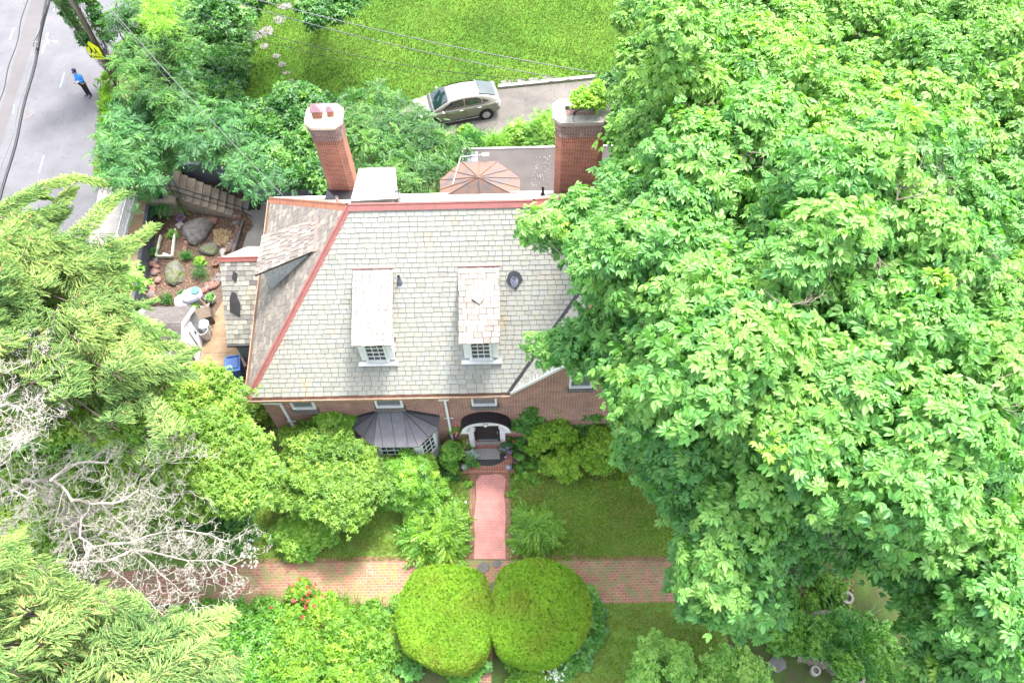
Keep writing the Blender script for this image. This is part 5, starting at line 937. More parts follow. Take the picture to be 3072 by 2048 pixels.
def shrub(name, label, cat, px, py, rx, ry, h, tm, mat, size, cov=1., z0=0, n=14, cr=.42, group=None, **k):
    c0 = at(px, py, z0+h*.55); C, Rd = [], []
    for i in range(n):
        a = i*2.4+random.uniform(-.3,.3); f = math.sqrt((i+.5)/n); r = min(rx,ry)*cr*random.uniform(.75,1.15)
        x, y = math.cos(a)*(rx-r*.8)*f, math.sin(a)*(ry-r*.8)*f; z = z0+max(r*.5, h*(1-.75*f*f)-r*.55)+random.uniform(-.1,.1)*h
        C.append((c0.x+x, c0.y+y, z)); Rd.append(r)
    return plant(name, label, cat, C, Rd, tm, mat, size, cov, base=(c0.x, c0.y, z0), group=group, **k)
# ---- big hickory canopy on the right
D = 1.306
canopy = [(a*D, b_*D) for a, b_ in ((1400,-60),(1405,60),(1388,160),(1400,235),(1388,255),(1390,375),(1350,425),(1275,470),(1190,470),(1175,520),(1200,560),(1270,585),(1330,640),(1350,710),(1290,760),(1225,750),(1225,830),(1300,872),(1385,880),(1380,960),(1470,1060),(1480,1140),(1570,1200),(1530,1310),(1545,1375),(1640,1430),(1735,1435),(1785,1412),(1830,1312),(1935,1292),(1970,1262),(2040,1325),(2070,1430),(2125,1500),(2115,1640),(2500,1640),(2500,-60))]
trunks = [((11.2,19.5),15.5,'broad hickory tree at the right whose branches spread over the slate roof'),((9.8,11.2),14.5,'hickory tree right of the front lawn overhanging the brick path end'),((16.0,12.0),15.,'hickory tree at the right edge below the middle of the picture'),((10.5,31.0),14.,'hickory tree at the top behind the driveway and garage roof'),((19.0,27.0),16.5,'tall pale-leaved hickory tree in the top right corner'),((14.2,4.8),11.5,'hickory tree in the bottom right corner')]
CL = [[] for _ in trunks]
gaps = [((2560,560),60),((2350,930),55),((2450,1230),55),((2480,1300),50),((2370,1150),50),((2980,1690),60),((2880,1760),50),((2210,420),50)]
def canopy_z(x, y):
    e = edged(x, y, canopy); ze = min(e, 520)/520.
    z = 9.2+5.6*ze**.55 + 1.1*math.sin(x*.0061+1.3)*math.sin(y*.0072+.4)+.7*math.sin(x*.013+y*.011)
    if x < 2150 and y < 900: z += 1.6
    if x < 1960 and y < 330: z -= 2.5
    if y > 1500: z -= 1.6*min(1,(y-1500)/300.)
    return z, e
placed = []
def put(x, y, dz, r, ymin=None):
    z, e = canopy_z(x, y); z += dz
    r = min(r, max(.34, e/95.)) ; p = at(x, y, z)
    k = min(range(len(trunks)), key=lambda i: (p.x-trunks[i][0][0])**2+(p.y-trunks[i][0][1])**2); CL[k].append((p.x, p.y, z, r)); placed.append((x,y))
random.seed(11)
tries = 0
while len(placed) < 420 and tries < 20000:
    tries += 1; x, y = random.uniform(1500, 3180), random.uniform(-90, 2130)
    if not inpoly(x, y, canopy): continue
    e = edged(x, y, canopy)
    if e < 28: continue
    if any(math.hypot(x-g[0][0], y-g[0][1]) < g[1] for g in gaps): continue
    md_ = min([math.hypot(x-a, y-b_) for a, b_ in placed] or [1e9])
    if md_ < (32 if e < 90 else 54): continue
    put(x, y, random.uniform(-.9,.7), random.choice((.45,.6,.75,.95)))
n1 = len(placed); tries = 0
while len(placed) < n1+130 and tries < 4000:      # a lower storey that closes the crown below
    tries += 1; x, y = random.uniform(1600, 3150), random.uniform(-60, 2100)
    if not inpoly(x, y, canopy) or edged(x, y, canopy) < 110: continue
    if any(math.hypot(x-g[0][0], y-g[0][1]) < g[1]*1.2 for g in gaps): continue
    put(x, y, random.uniform(-4.2,-2.4), random.choice((.9,1.1,1.2)))
for (bx, th, lb), cl in zip(trunks, CL):
    t = empty('hickory_tree', (bx[0], bx[1], 0), label=lb, cat='tree', group=None)
    b = Vector((bx[0], bx[1], 0)); mb = MB(); tp = [b, b+Vector((.1,.05,th*.3)), b+Vector((-.1,.1,th*.5)), b+Vector((0,0,th*.66))]; mb.tube(tp, [.36,.29,.2,.07], 12)
    W(mb, 'trunk', MT['bark'], t, smooth=True)
    if not cl: continue
    ca = np.array(cl); tb = []
    for c in cl: tb.append(random.choice((.25,.35,.45,.5,.6,.72)))
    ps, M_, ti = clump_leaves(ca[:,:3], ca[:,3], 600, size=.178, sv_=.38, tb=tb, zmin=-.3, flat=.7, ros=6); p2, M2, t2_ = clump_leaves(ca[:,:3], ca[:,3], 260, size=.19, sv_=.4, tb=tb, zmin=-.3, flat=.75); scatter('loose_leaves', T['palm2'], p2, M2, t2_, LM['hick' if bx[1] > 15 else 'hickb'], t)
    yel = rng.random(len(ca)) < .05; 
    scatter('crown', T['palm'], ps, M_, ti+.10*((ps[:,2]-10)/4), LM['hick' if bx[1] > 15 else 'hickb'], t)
    # small bright young shoots
    k = rng.integers(0, len(ca), max(3, len(ca)//10)); yc = ca[k,:3]+np.array([0,0,.55])*ca[k,3:4]+rng.normal(size=(len(k),3))*.3; ps, M_, ti = clump_leaves(yc, np.full(len(k),.28), 420, size=.17, zmin=0); scatter('young_shoots', T['palm'], ps, M_, ti, LM['hick2'], t)
    mb = MB(); nodes_ = [b+Vector((0,0,th*f)) for f in (.25,.32,.4,.48,.55)]
    for c in cl:
        p = Vector(c[:3]); s_ = min(nodes_, key=lambda q: abs(q.z-(p.z-5.))); p = p-Vector((0,0,.45)); m2 = s_.lerp(p,.55)+Vector((random.uniform(-.4,.4),random.uniform(-.4,.4),random.uniform(-1.2,-.3)))
        if random.random() < .55 or len(cl) < 30: limb(mb, s_, m2, .10, .05, 4, .15, 5)
        limb(mb, m2, p+Vector((0,0,.1)), .05, .012, 4, .2, 4)
        for _ in range(3): limb(mb, p, p+Vector((random.uniform(-1,1),random.uniform(-1,1),random.uniform(-.1,.6)))*c[3]*.9, .014, .004, 3, .3, 3)
    W(mb, 'branches', plain('grey_branch', (.30,.28,.25), .85, 0, .4, 5, .4), t)
# ---- twigs (recursive bare branching)
def bare(mb, p, d, L, r, depth, bend=.5):
    n_ = 4; pts = [Vector(p)]; d = Vector(d).normalized(); 
    for i in range(n_):
        d = (d+Vector((random.uniform(-1,1),random.uniform(-1,1),random.uniform(-.5,.6)))*bend*.45).normalized(); pts.append(pts[-1]+d*L/n_)
    mb.tube(pts, [r*(1-.75*i/n_) for i in range(n_+1)], 4 if r < .04 else 6, cap=False)
    if depth > 0:
        for i in range(1, n_+1):
            for _ in range(random.choice((0,1,1))):
                q = Vector((d.y,-d.x,0))*random.choice((-1,1)); nd_ = (d*random.uniform(.4,1)+q*random.uniform(.5,1.1)+Vector((0,0,random.uniform(-.3,.4)))).normalized(); bare(mb, pts[i], nd_, L*random.uniform(.38,.65), max(.0055, r*.42), depth-1, bend)
z7 = lambda l: [(a*.7323, 900+b_*.7323) for a, b_ in l]
limbs = [([(-60,745),(0,740),(60,795),(110,820),(150,830)],.06,8.2),([(110,760),(150,762),(225,755),(270,780),(310,840),(350,905),(345,990),(400,1030)],.075,8.),([(225,755),(300,700),(380,680),(455,685),(500,620),(545,570),(620,540)],.055,8.6),
 ([(310,840),(370,850),(430,850),(520,840),(585,795),(640,730),(700,670),(720,590)],.05,8.3),([(430,850),(470,890),(530,940),(560,1000)],.03,7.8),([(345,990),(400,1030),(480,1015),(560,1010),(680,970),(770,960),(870,975),(960,1010)],.045,7.2),
 ([(250,1090),(320,1095),(450,1090),(560,1040),(640,1050),(740,1075),(830,1085),(900,1080),(985,1115)],.05,7.),([(560,1040),(640,1100),(700,1160),(760,1215),(830,1215)],.03,6.9),([(-40,560),(0,590),(50,585),(110,560),(160,540)],.05,9.),([(-40,470),(20,455),(80,450),(120,480),(150,515)],.045,9.3),
 ([(-30,420),(60,400),(100,360),(140,310),(150,250)],.035,9.5),([(110,560),(60,640),(10,690),(-30,700)],.035,8.8),([(585,795),(640,820),(700,830),(740,810)],.03,8.),([(350,905),(300,960),(330,1060),(300,1130),(210,1150)],.03,7.4),([(700,980),(720,1040),(800,1100)],.02,7.),([(150,762),(130,830),(110,900),(70,950)],.03,7.8),([(600,1230),(660,1290),(740,1350),(640,1330)],.02,6.)]
random.seed(5)
db = at(495,1540,0); dt = empty('dead_tree', db, label='bare dead tree with twisting pale grey branches at the lower left', cat='tree'); mb = MB(); hub = at(*z7([(300,930)])[0], 6.2)
mb2 = MB(); mb2.tube([db, db.lerp(hub,.45)+Vector((.3,0,0)), hub, at(*z7([(345,990)])[0],7.3)], [.22,.17,.11,.07], 10); W(mb2, 'trunk', MT['bark'], dt, smooth=True)
for l, r0, z in limbs:
    P_ = z7(l); pts = [at(a-12, b_-14, z+(3.6 if z > 8.7 else 1.6)+.35*math.sin(i*1.7+a*.01)) for i, (a, b_) in enumerate(P_)]; m_ = len(pts)
    pts2 = []
    for i in range(m_-1): pts2 += [pts[i], pts[i].lerp(pts[i+1],.5)+Vector((random.uniform(-.04,.04),random.uniform(-.04,.04),random.uniform(-.05,.05)))]
    pts2.append(pts[-1]); k = len(pts2)
    mb.tube(pts2, [r0*.75*(1-.72*i/(k-1)) for i in range(k)], 7)
    for i in range(1, k):
        d_ = (pts2[i]-pts2[i-1]).normalized()
        for _ in range(2):
            q = Vector((d_.y,-d_.x,0))*random.choice((-1,1)); bare(mb, pts2[i].lerp(pts2[i-1], random.random()*.6), d_*random.uniform(.3,1)+q*random.uniform(.5,1.)+Vector((0,0,random.uniform(-.3,.3))), random.uniform(.4,1.0), r0*.19*(1.2-.5*i/k), 3, .9)
    if l[0][0] > 0: limb(mb, hub, pts[0], .035, r0*.6, 5, .2, 6)
W(mb, 'branches', MT['barkp'], dt)
ht = [o for o in bpy.data.objects if o.name.startswith('hickory_tree')]
for px, py, L in ((2230,455,.9),(2690,600,1.5),(2760,640,1.1),(2350,915,.8),(2010,960,.8),(2480,1560,.7),(2620,760,.9),(2900,820,1.),(2360,1700,.6),(2540,1640,.6),(2250,1260,.6),(2960,1190,.8)):
    z, e = canopy_z(px, py); p = at(px, py, z+.75); tr = min(ht, key=lambda o: (o.location.x-p.x)**2+(o.location.y-p.y)**2); mb = MB()
    for _ in range(3): bare(mb, p, (random.uniform(-1,1), random.uniform(-1,1), .25), L*.7, .018, 2, .9)
    W(mb, 'bare_twigs', MT['pole'], tr)
# ---- spruces
def fingers_on(pts, wb, wt, dens, P, Dd, Up, Sz):
    pts = [Vector(p) for p in pts]; L = sum((b_-a).length for a, b_ in zip(pts[:-1], pts[1:])); n_ = int(L*dens*1.5)
    for i in range(n_):
        t_ = random.random()**.9*(len(pts)-1); k = min(int(t_), len(pts)-2); f = t_-k; p = pts[k].lerp(pts[k+1], f); d = (pts[k+1]-pts[k]).normalized(); tt = t_/(len(pts)-1)
        w_ = wb+(wt-wb)*tt; o = random.uniform(-1,1); q = Vector((-d.y,d.x,0)).normalized(); p = p+q*o*w_+Vector((0,0,-abs(o)*w_*.45+random.uniform(-.06,.07)))
        dd = (d*random.uniform(.1,1)+q*(o*1.2+random.gauss(0,.35))+Vector((0,0,random.uniform(-.45,.3)))); P.append(p); Dd.append(dd); Up.append((random.uniform(-.5,.5),random.uniform(-.5,.5),1)); Sz.append(random.uniform(.13,.22))
def spruce(label, base, top, brs):
    base = Vector(base); t = empty('spruce_tree', base, label=label, cat='tree'); mb = MB(); mb.tube([base, base+Vector((0,0,top*.5)), base+Vector((0,0,top))], [.32,.2,.04], 10); W(mb, 'trunk', MT['bark'], t)
    P_, Dd, Up, Sz = [], [], [], []; mb = MB(); cones = []
    for pts, wb, wt, dens in brs:
        fingers_on(pts, wb, wt, dens, P_, Dd, Up, Sz); mb.tube([p-Vector((0,0,.10)) for p in pts], [.022-.016*i/(len(pts)-1) for i in range(len(pts))], 5)
        s_ = Vector((base.x, base.y, min(top*.92, pts[0].z+.5))) if isinstance(pts[0], Vector) else None
        if s_ is not None and random.random() < .7: limb(mb, s_-Vector((0,0,1.5)), pts[0]-Vector((0,0,.5)), .05, .02, 4, .1, 5)
        for _ in range(3): q = random.choice(pts[1:]); cones.append(q+Vector((random.uniform(-.25,.25),random.uniform(-.25,.25),random.uniform(-.05,.1))))
    P_ = np.array([tuple(p) for p in P_]); M_ = frames(np.array([tuple(p) for p in Dd]), np.array(Up), np.array(Sz)); n_ = len(P_)
    hf = 0.55+.25*np.sin(P_[:,0]*1.7)*np.sin(P_[:,1]*1.9)+rng.normal(size=n_)*.26
    scatter('needles', T['finger'], P_, M_, hf, LM['spruce'], t); W(mb, 'branches', MT['bark'], t)
    cp = np.array([tuple(c) for c in cones]); k = len(cp); dn = np.tile([[0,0,-1.]], (k,1))+rng.normal(size=(k,3))*.5; scatter('cones', T['finger'], cp, frames(dn, unit(k), np.full(k,.13))*np.array([1,1.3,1.3]), rng.random(k), LM['cone'], t, kind='stuff')
def brp(l, z0, z1, sag=.3):
    n_ = len(l); out = []
    for i, (a, b_) in enumerate(l): f = i/(n_-1); out.append(at(a*D, b_*D, z0+(z1-z0)*f+sag*math.sin(math.pi*f)))
    return out
random.seed(21)
edgeb = [[(-30,500),(40,455),(110,420),(170,405),(235,418)],[(-30,520),(20,470),(60,440),(110,455)],[(-20,540),(60,500),(130,475),(165,430)],[(60,610),(130,570),(200,510),(250,460),(290,440)],[(100,680),(180,640),(240,600),(300,560),(355,515)],[(120,650),(200,625),(260,560),(300,545)],
 [(-20,560),(60,545),(110,520),(150,480)],[(200,760),(280,740),(340,755),(400,765)],[(230,700),(290,690),(330,700),(345,690)],[(-20,600),(80,590),(170,590),(260,580)],[(150,820),(240,800),(330,790),(420,790)],[(250,840),(330,830),(400,830),(440,800)],[(220,900),(310,860),(380,850),(450,860)]]
br1 = [(brp(l, 12.2, 10.3), .34, .10, 210) for l in edgeb]
L1 = [(-40,520),(60,470),(150,520),(230,570),(290,620),(290,700),(315,780),(385,860),(450,940),(420,1000),(300,930),(170,850),(0,830),(-40,830)]
k = 0
while k < 190:
    x, y = random.uniform(-60,480), random.uniform(430,1010)
    if not inpoly(x, y, L1): continue
    a = math.atan2(y-760, x+260)+random.gauss(0,.75); Lb = random.uniform(50,120); zt = 12.6-.0055*max(0,x)+random.uniform(-1.3,1.2)-(.004*max(0,y-800)); pts = [(x-math.cos(a)*Lb*(1-f), y-math.sin(a)*Lb*(1-f)+10*math.sin(f*3)) for f in (0,.35,.7,1)]; br1.append((brp(pts, zt+.7, zt, .15), .42, .10, 150)); k += 1
spruce('tall spruce tree filling the upper left with drooping light green branches over the pavement', (-21.5,17.,0), 17, br1)
br2 = []
for l in ([(250,1520),(340,1480),(430,1440),(490,1420),(535,1400)],[(100,1480),(200,1440),(290,1420),(330,1400)],[(350,1560),(430,1500),(480,1470),(500,1450)],[(0,1300),(60,1290),(110,1330),(160,1370)],[(300,1600),(400,1560),(480,1540),(540,1530)],[(150,1400),(220,1385),(270,1380),(330,1375)],[(-20,1270),(10,1250),(30,1230),(45,1215)]): br2.append((brp(l, 11.5, 10.2), .36, .10, 200))
L2_ = [(-40,1240),(40,1260),(110,1340),(230,1370),(340,1410),(450,1450),(500,1500),(540,1620),(-40,1640)]
k = 0
while k < 115:
    x, y = random.uniform(-60,540), random.uniform(1230,1620)
    if not inpoly(x, y, L2_): continue
    a = math.atan2(y-1560, x+260)+random.gauss(0,.7); Lb = random.uniform(55,120); zt = 11.8-.005*max(0,x)+random.uniform(-1.1,1.1); pts = [(x-math.cos(a)*Lb*(1-f), y-math.sin(a)*Lb*(1-f)+10*math.sin(f*3)) for f in (0,.35,.7,1)]; br2.append((brp(pts, zt+.6, zt, .15), .42, .10, 150)); k += 1
spruce('spruce tree in the bottom left corner with light green drooping branches', (-16.5,4.,0), 15, br2)
# ---- generic clump field from a polygon (display pixels)
def field(poly, n_, zf, rr, md=30, seed=1):
    random.seed(seed); xs = [p[0] for p in poly]; ys = [p[1] for p in poly]; out = []; pl_ = []; tr_ = 0
    while len(out) < n_ and tr_ < 6000:
        tr_ += 1; x, y = random.uniform(min(xs),max(xs)), random.uniform(min(ys),max(ys))
        if not inpoly(x, y, poly) or any(math.hypot(x-a, y-b_) < md for a, b_ in pl_): continue
        r = random.uniform(*rr); z = zf(x, y)+random.uniform(-.35,.35); pl_.append((x,y)); out.append((*at(x*D, y*D, z), r))
    return out
def fplant(name, label, cat, cl, *a, **k): return plant(name, label, cat, [c[:3] for c in cl], [c[3] for c in cl], *a, **k)
yg1 = field([(440,880),(480,855),(510,875),(530,915),(545,960),(580,1020),(600,1080),(590,1150),(550,1170),(500,1130),(440,1080),(400,1000),(390,920)], 56, lambda x, y: 6.2-.004*abs(x-480), (.40,.62), 24, 2)
fplant('maple_tree', 'yellow-green fine-leaved tree standing at the left corner of the house front', 'tree', yg1, 'tri', 'yg', .11, .8, base=at(600,1430,0), sr=.07)
yg2 = field([(-20,600),(60,560),(200,600),(290,660),(300,760),(350,890),(430,960),(300,1000),(100,980),(-20,1000)], 80, lambda x, y: 10.2, (.3,.55), 30, 3)
fplant('maple_tree', 'yellow-green leafy tree growing among the spruce branches at the far left', 'tree', yg2, 'tri', 'yg', .12, .7, base=at(120,1150,0), sr=.07)
yg3 = field([(-20,860),(150,870),(330,940),(450,1000),(550,1120),(510,1170),(380,1180),(200,1230),(60,1240),(-20,1200)], 190, lambda x, y: 5.4, (.3,.55), 22, 4)
fplant('maple_tree', 'sparse yellow-green tree seen beneath the bare dead branches', 'tree', yg3, 'tri', 'yg', .11, .75, base=at(250,1600,0), sr=.06, tb=None)
lw = field([(-20,1000),(200,1000),(420,1060),(500,1130),(470,1190),(300,1200),(100,1230),(-20,1240)], 34, lambda x, y: 1.2, (.6,.9), 50, 5)
fplant('undergrowth', 'dark green undergrowth on the ground beneath the dead tree', 'bushes', lw, 'tri', 'rhodo', .16, .6, stems=False)
up = field([(-20,600),(230,640),(290,740),(300,880),(400,940),(400,1000),(-20,1010)], 60, lambda x, y: 5.5, (.8,1.2), 42, 6)  # filler leaf clumps added inside the spruce to lighten its dark gaps
fplant('undergrowth', 'green filler leaves added inside the upper left spruce to lighten its gaps', 'bushes', up, 'tri', 'privet', .18, 1.0, stems=False)
gg = field([(455,1080),(550,1110),(570,1180),(555,1235),(510,1230),(450,1180)], 14, lambda x, y: 2.2, (.4,.6), 34, 7)
fplant('dogwood_shrub', 'green shrub with white flower clusters left of the round pale green shrub', 'shrub', gg, 'tri', 'bush', .14, 1., base=at(700,1580,0))
fw = np.array([(*at(random.uniform(725,775), random.uniform(1580,1700), 2.5),) for _ in range(70)]); scatter('flower_clusters', T['tri'], fw, frames(unit(70), np.tile([[0,0,1.]],(70,1)), .065), rng.random(70), LM['whitep'], bpy.data.objects['dogwood_shrub'])
# ---- hedgerow and trees behind and left
hr1 = field([(240,430),(246,330),(275,215),(275,240),(330,250),(400,260),(420,300),(380,380),(330,440),(270,430)], 58, lambda x, y: 3.2+.9*math.sin(x*.03), (.5,.85), 25, 8)
fplant('locust_tree', 'dense feathery green tree between the street and the garden stairs', 'tree', hr1, 'ail', 'locust', .40, .9, ros=5, base=at(400,560,.0), sr=.06)
hr2 = field([(370,290),(470,230),(560,280),(600,330),(640,420),(590,440),(560,420),(510,380),(420,340)], 42, lambda x, y: 3.4, (.45,.8), 25, 9)
fplant('locust_tree', 'feathery green tree leaning over the blue-grey wall and garden stairs', 'tree', hr2, 'ail', 'locust', .40, .9, ros=5, base=at(650,480,.2), sr=.06)
hr3 = field([(555,260),(620,235),(690,205),(740,230),(780,300),(790,390),(740,420),(640,410),(600,340)], 50, lambda x, y: 3.2, (.45,.75), 24, 10)
fplant('sumac_tree', 'broad-leaved green bush thicket just left of and behind the left chimney', 'tree', hr3, 'tri', 'bush', .2, 1.3, base=at(880,520,.2), sr=.06)
hr4 = field([(780,230),(830,215),(880,200),(915,235),(965,275),(1015,325),(1060,345),(1050,385),(1000,400),(960,425),(900,420),(860,380),(800,330)], 66, lambda x, y: 3.3-.002*abs(x-900), (.45,.75), 24, 11)
fplant('sumac_tree', 'green leafy thicket between the left chimney and the parked car', 'tree', hr4, 'ail', 'bush', .38, .9, ros=5, base=at(1150,480,.2), sr=.06)
hr5 = field([(262,40),(330,0),(420,60),(440,150),(400,250),(310,220),(280,150)], 44, lambda x, y: 4.0, (.5,.85), 28, 12)
fplant('locust_tree', 'green tree behind the utility pole at the top left', 'tree', hr5, 'ail', 'bush', .38, .9, ros=5, base=at(430,260,0), sr=.07)
lm = field([(335,-20),(390,-30),(398,30),(378,78),(350,60)], 9, lambda x, y: 6.5, (.35,.55), 20, 13)
fplant('ash_tree', 'bright lime green tree top at the upper left', 'tree', lm, 'pinn', 'lime', .26, 1.2, base=at(520,150,0), sr=.05)
hr6 = field([(470,-40),(640,-50),(625,5),(575,35),(510,60),(475,30)], 26, lambda x, y: 4.6, (.5,.8), 30, 14)
fplant('ash_tree', 'green tree at the top edge left of the flagstone path', 'tree', hr6, 'tri', 'bush', .2, 1.2, base=at(650,60,0), sr=.07)
hr7 = field([(690,-50),(815,-60),(825,0),(780,35),(725,60),(695,20)], 22, lambda x, y: 4.6, (.45,.75), 30, 15)
fplant('ash_tree', 'green tree at the top edge right of the flagstone path', 'tree', hr7, 'tri', 'bush', .2, 1.2, base=at(960,40,0), sr=.07)
ud = field([(380,-20),(560,60),(560,140),(540,250),(470,260),(400,200),(380,80)], 40, lambda x, y: .5, (.45,.7), 30, 16)
fplant('undergrowth', 'dark bushes and strap-leaved plants in the shade beside the back lawn', 'bushes', ud, 'tri', 'bush', .17, 1., stems=False)
ir = field([(455,150),(530,120),(555,170),(550,225),(500,235),(440,200)], 22, lambda x, y: .15, (.3,.5), 22, 17)
t = fplant('iris_bed', 'strap-leaved irises with blue flowers at the left edge of the back lawn', 'flower bed', ir, 'long', 'iris', .55, 1.4, stems=False)
fb_ = np.array([(*at(random.uniform(600,725), random.uniform(170,290), .75),) for _ in range(60)]); scatter('flowers', T['tri'], fb_, frames(unit(60), np.tile([[0,0,1.]],(60,1)), .06), rng.random(60), LM['bluep'], t)
vp = [(onpole(z)+Vector((sx*random.uniform(.38,.85),random.uniform(.0,.45),0))) for z in np.arange(2.7,9.5,.34) for sx in (-1,1)]
plant('climbing_vine', 'green climbing vine hanging around the utility pole and the yellow sign', 'vine', vp, [random.uniform(.22,.4) for _ in vp], 'tri', 'bush', .17, .9, base=pb, sr=.015)
ev = [(*at(random.uniform(312,330), y_, .4), .32) for y_ in range(240,560,16)]; fplant('roadside_weeds', 'bright green weeds along the edge of the street below the utility pole', 'weeds', ev, 'blades', 'flower', .35, 1., stems=False)
ivy = [(*at(random.uniform(455,500)*1.0, y_, .3), .3) for y_ in (495,505,515)]; fplant('ivy', 'small ivy at the top of the blue-grey wall above the stairs', 'ivy', ivy, 'tri', 'bush', .12, 1., stems=False)
# right of the garage / driveway
shrub('corner_bush', 'green bush in the corner between the blue bin and the left downspout', 'bush', 775, 1225, .8, .7, 1.6, 'tri', 'yg', .11, 1.3, z0=-.4)
shrub('hydrangea_bush', 'hydrangea bush with small cream flower heads beside the driveway', 'bush', 1560, 400, 1.0, .8, 1.3, 'tri', 'rhodo', .14, 1.4)
hp = np.array([(*at(random.uniform(1515,1620), random.uniform(345,430), 1.2),) for _ in range(40)]); scatter('flower_heads', T['tri'], hp, frames(unit(40), np.tile([[0,0,1.]],(40,1)), .09), rng.random(40)*.3, LM['lime'], bpy.data.objects['hydrangea_bush'])
shrub('feathery_bush', 'fine-leaved green bush between the hydrangea and the right chimney', 'bush', 1640, 395, 1.3, 1.3, 1.9, 'needle', 'yewb', .2, 1.4, n=20)
shrub('lily_clump', 'clump of green lilies below the rear of the parked car', 'plant', 1420, 425, 1.1, .6, .8, 'long', 'iris', .5, 1.6); shrub('ornamental_grass', 'pale green arching grass clump left of the hydrangea', 'grass clump', 1495, 440, .8, .5, .9, 'long', 'yewb', .6, 1.5)
shrub('lily_clump', 'leafy plants at the edge of the flat garage roof', 'plant', 1400, 395, .6, .4, .7, 'tri', 'rhodo', .14, 1.4); shrub('yew_bush', 'dark green shrub behind the right chimney', 'bush', 1800, 330, 1.6, 1.6, 2.0, 'tri', 'bush', .16, 1.2, n=20); shrub('yew_bush', 'dark green shrub at the right end of the driveway kerb', 'bush', 1860, 260, 1.5, 1.2, 1.8, 'tri', 'bush', .16, 1.2, n=20)
vc = [(2.7+random.uniform(-.5,.7), 21.9+random.uniform(-.2,.3), 9.5+random.uniform(0,.6)) for _ in range(10)]; plant('chimney_weeds', 'green weeds growing out of the cracked right chimney top', 'weeds', vc, [.28]*10, 'tri', 'lime', .10, 1., base=(2.1,21.9,9.2), sr=.01)
# sunken garden plants
pf = at(505,640,GZ); a = np.arange(26)*2.4; dr_ = np.stack([np.cos(a), np.sin(a), .35+.2*np.sin(a*3)], 1); t = empty('ferny_sumac', pf, label='young sumac with long ferny green leaves below the stair landing', cat='plant')
scatter('fronds', T['fern'], np.tile([[pf.x,pf.y,GZ+.75]],(26,1))+rng.normal(size=(26,3))*.12, frames(dr_, np.tile([[0,0,1.]],(26,1)), rng.uniform(.7,1.1,26)), rng.random(26), LM['locust'], t); mb = MB(); [limb(mb, pf, pf+Vector((random.uniform(-.2,.2),random.uniform(-.2,.2),.8)), .02, .01, 3, .1, 4) for _ in range(4)]; W(mb, 'stems', MT['bark'], t)
for px, py, r, h, tm, mt, lb in ((598,818,.45,.4,'long','locust','blue-green grassy tuft left of the house wing'),(598,782,.28,.3,'tri','lime','small yellow-green plant above the grassy tuft'),(560,770,.28,.3,'long','iris','small green tuft right of the mossy boulder'),(516,700,.25,.3,'tri','rhodo','leafy seedling beside the planting frame'),(500,900,.42,.35,'long','bush','low green plant with purple flowers behind the shed'),(458,755,.3,.4,'tri','bush','green weed growing from the dark retaining wall'),(578,612,.25,.2,'tri','bush','small green weed at the foot of the stairs'),(548,880,.25,.2,'tri','bush','small green weed left of the purple flowers'),(425,920,.35,.5,'tri','bush','green bush against the lower end of the dark retaining wall'),(425,618,.2,.25,'tri','lime','weed between the bricks beside the picket fence')):
    shrub('garden_plant', lb, 'plant', px, py, r, r*.85, h, tm, mt, .12 if tm == 'tri' else .3, 1.3, z0=GZ, n=6)
def litter(name, poly, n_, size, z, mat, label, tm='leaf', px=True):
    xs = [p[0] for p in poly]; ys = [p[1] for p in poly]; out = []
    while len(out) < n_:
        x, y = random.uniform(min(xs),max(xs)), random.uniform(min(ys),max(ys))
        if inpoly(x, y, poly): out.append((*at(x,y,z+random.uniform(0,.03)),) if px else (x,y,z+random.uniform(0,.03)))
    P_ = np.array(out); dd = unit(n_)*np.array([1,1,.3]); up_ = np.array([[0,0,1.]])+rng.normal(size=(n_,3))*.5; return scatter(name, T[tm], P_, frames(dd, up_, rng.uniform(.6,1.3,n_)*size), rng.random(n_), LM[mat], kind='stuff', label=label)
bedp = [(475,618),(545,605),(720,628),(708,741),(667,800),(640,850),(600,930),(447,908),(455,780)]
litter('leaf_litter', bedp, 5200, .07, GZ, 'litter', 'brown wood chips and dead leaves over the sunken garden bed'); litter('dead_leaves', [(722,640),(742,640),(758,680),(735,700),(722,690)], 500, .10, GZ+.03, 'litter', 'heap of brown leaves in the corner of the pale concrete'); litter('straw', [(640,690),(690,690),(690,735),(650,730)], 300, .18, GZ+.03, 'straw', 'patch of dry straw in the rock garden', 'leaf')
litter('dead_leaves', [(628,945),(650,940),(635,1010),(625,990)], 160, .07, GZ+.04, 'litter', 'brown leaves strewn along the tan patio'); litter('fallen_petals', [(1610,470),(1655,460),(1650,560),(1590,560)], 110, .03, 3.03, 'whitep', 'pale fallen petals on the flat garage roof')
# ---- front garden
fg = field([(640,1090),(690,1010),(780,1010),(850,1040),(880,1100),(860,1160),(790,1180),(700,1170),(640,1130)], 46, lambda x, y: 2.9-.006*abs(x-760), (.32,.55), 22, 18)
fplant('japanese_maple', 'bright yellow-green lacy tree in front of the bay window', 'tree', fg, 'tri', 'yg', .12, 1.2, base=at(980,1500,0), sr=.05, tb=[random.uniform(.1,.5) for _ in fg], flat=.5)
fg = field([(740,965),(790,945),(825,955),(815,980),(780,1000),(740,1000),(700,1000)], 14, lambda x, y: 2.4, (.28,.45), 22, 19)
fplant('yew_bush', 'flat-topped bright green bush under the left front window', 'bush', fg, 'tri', 'yewb', .09, 1.3, base=at(1030,1330,0)); 
fg = field([(680,960),(740,985),(780,1020),(740,1060),(680,1060),(650,1000)], 16, lambda x, y: 1.9, (.3,.45), 22, 20); fplant('yew_bush', 'green bush at the foot of the left downspout', 'bush', fg, 'tri', 'rhodo', .10, 1.3, base=at(930,1350,0))
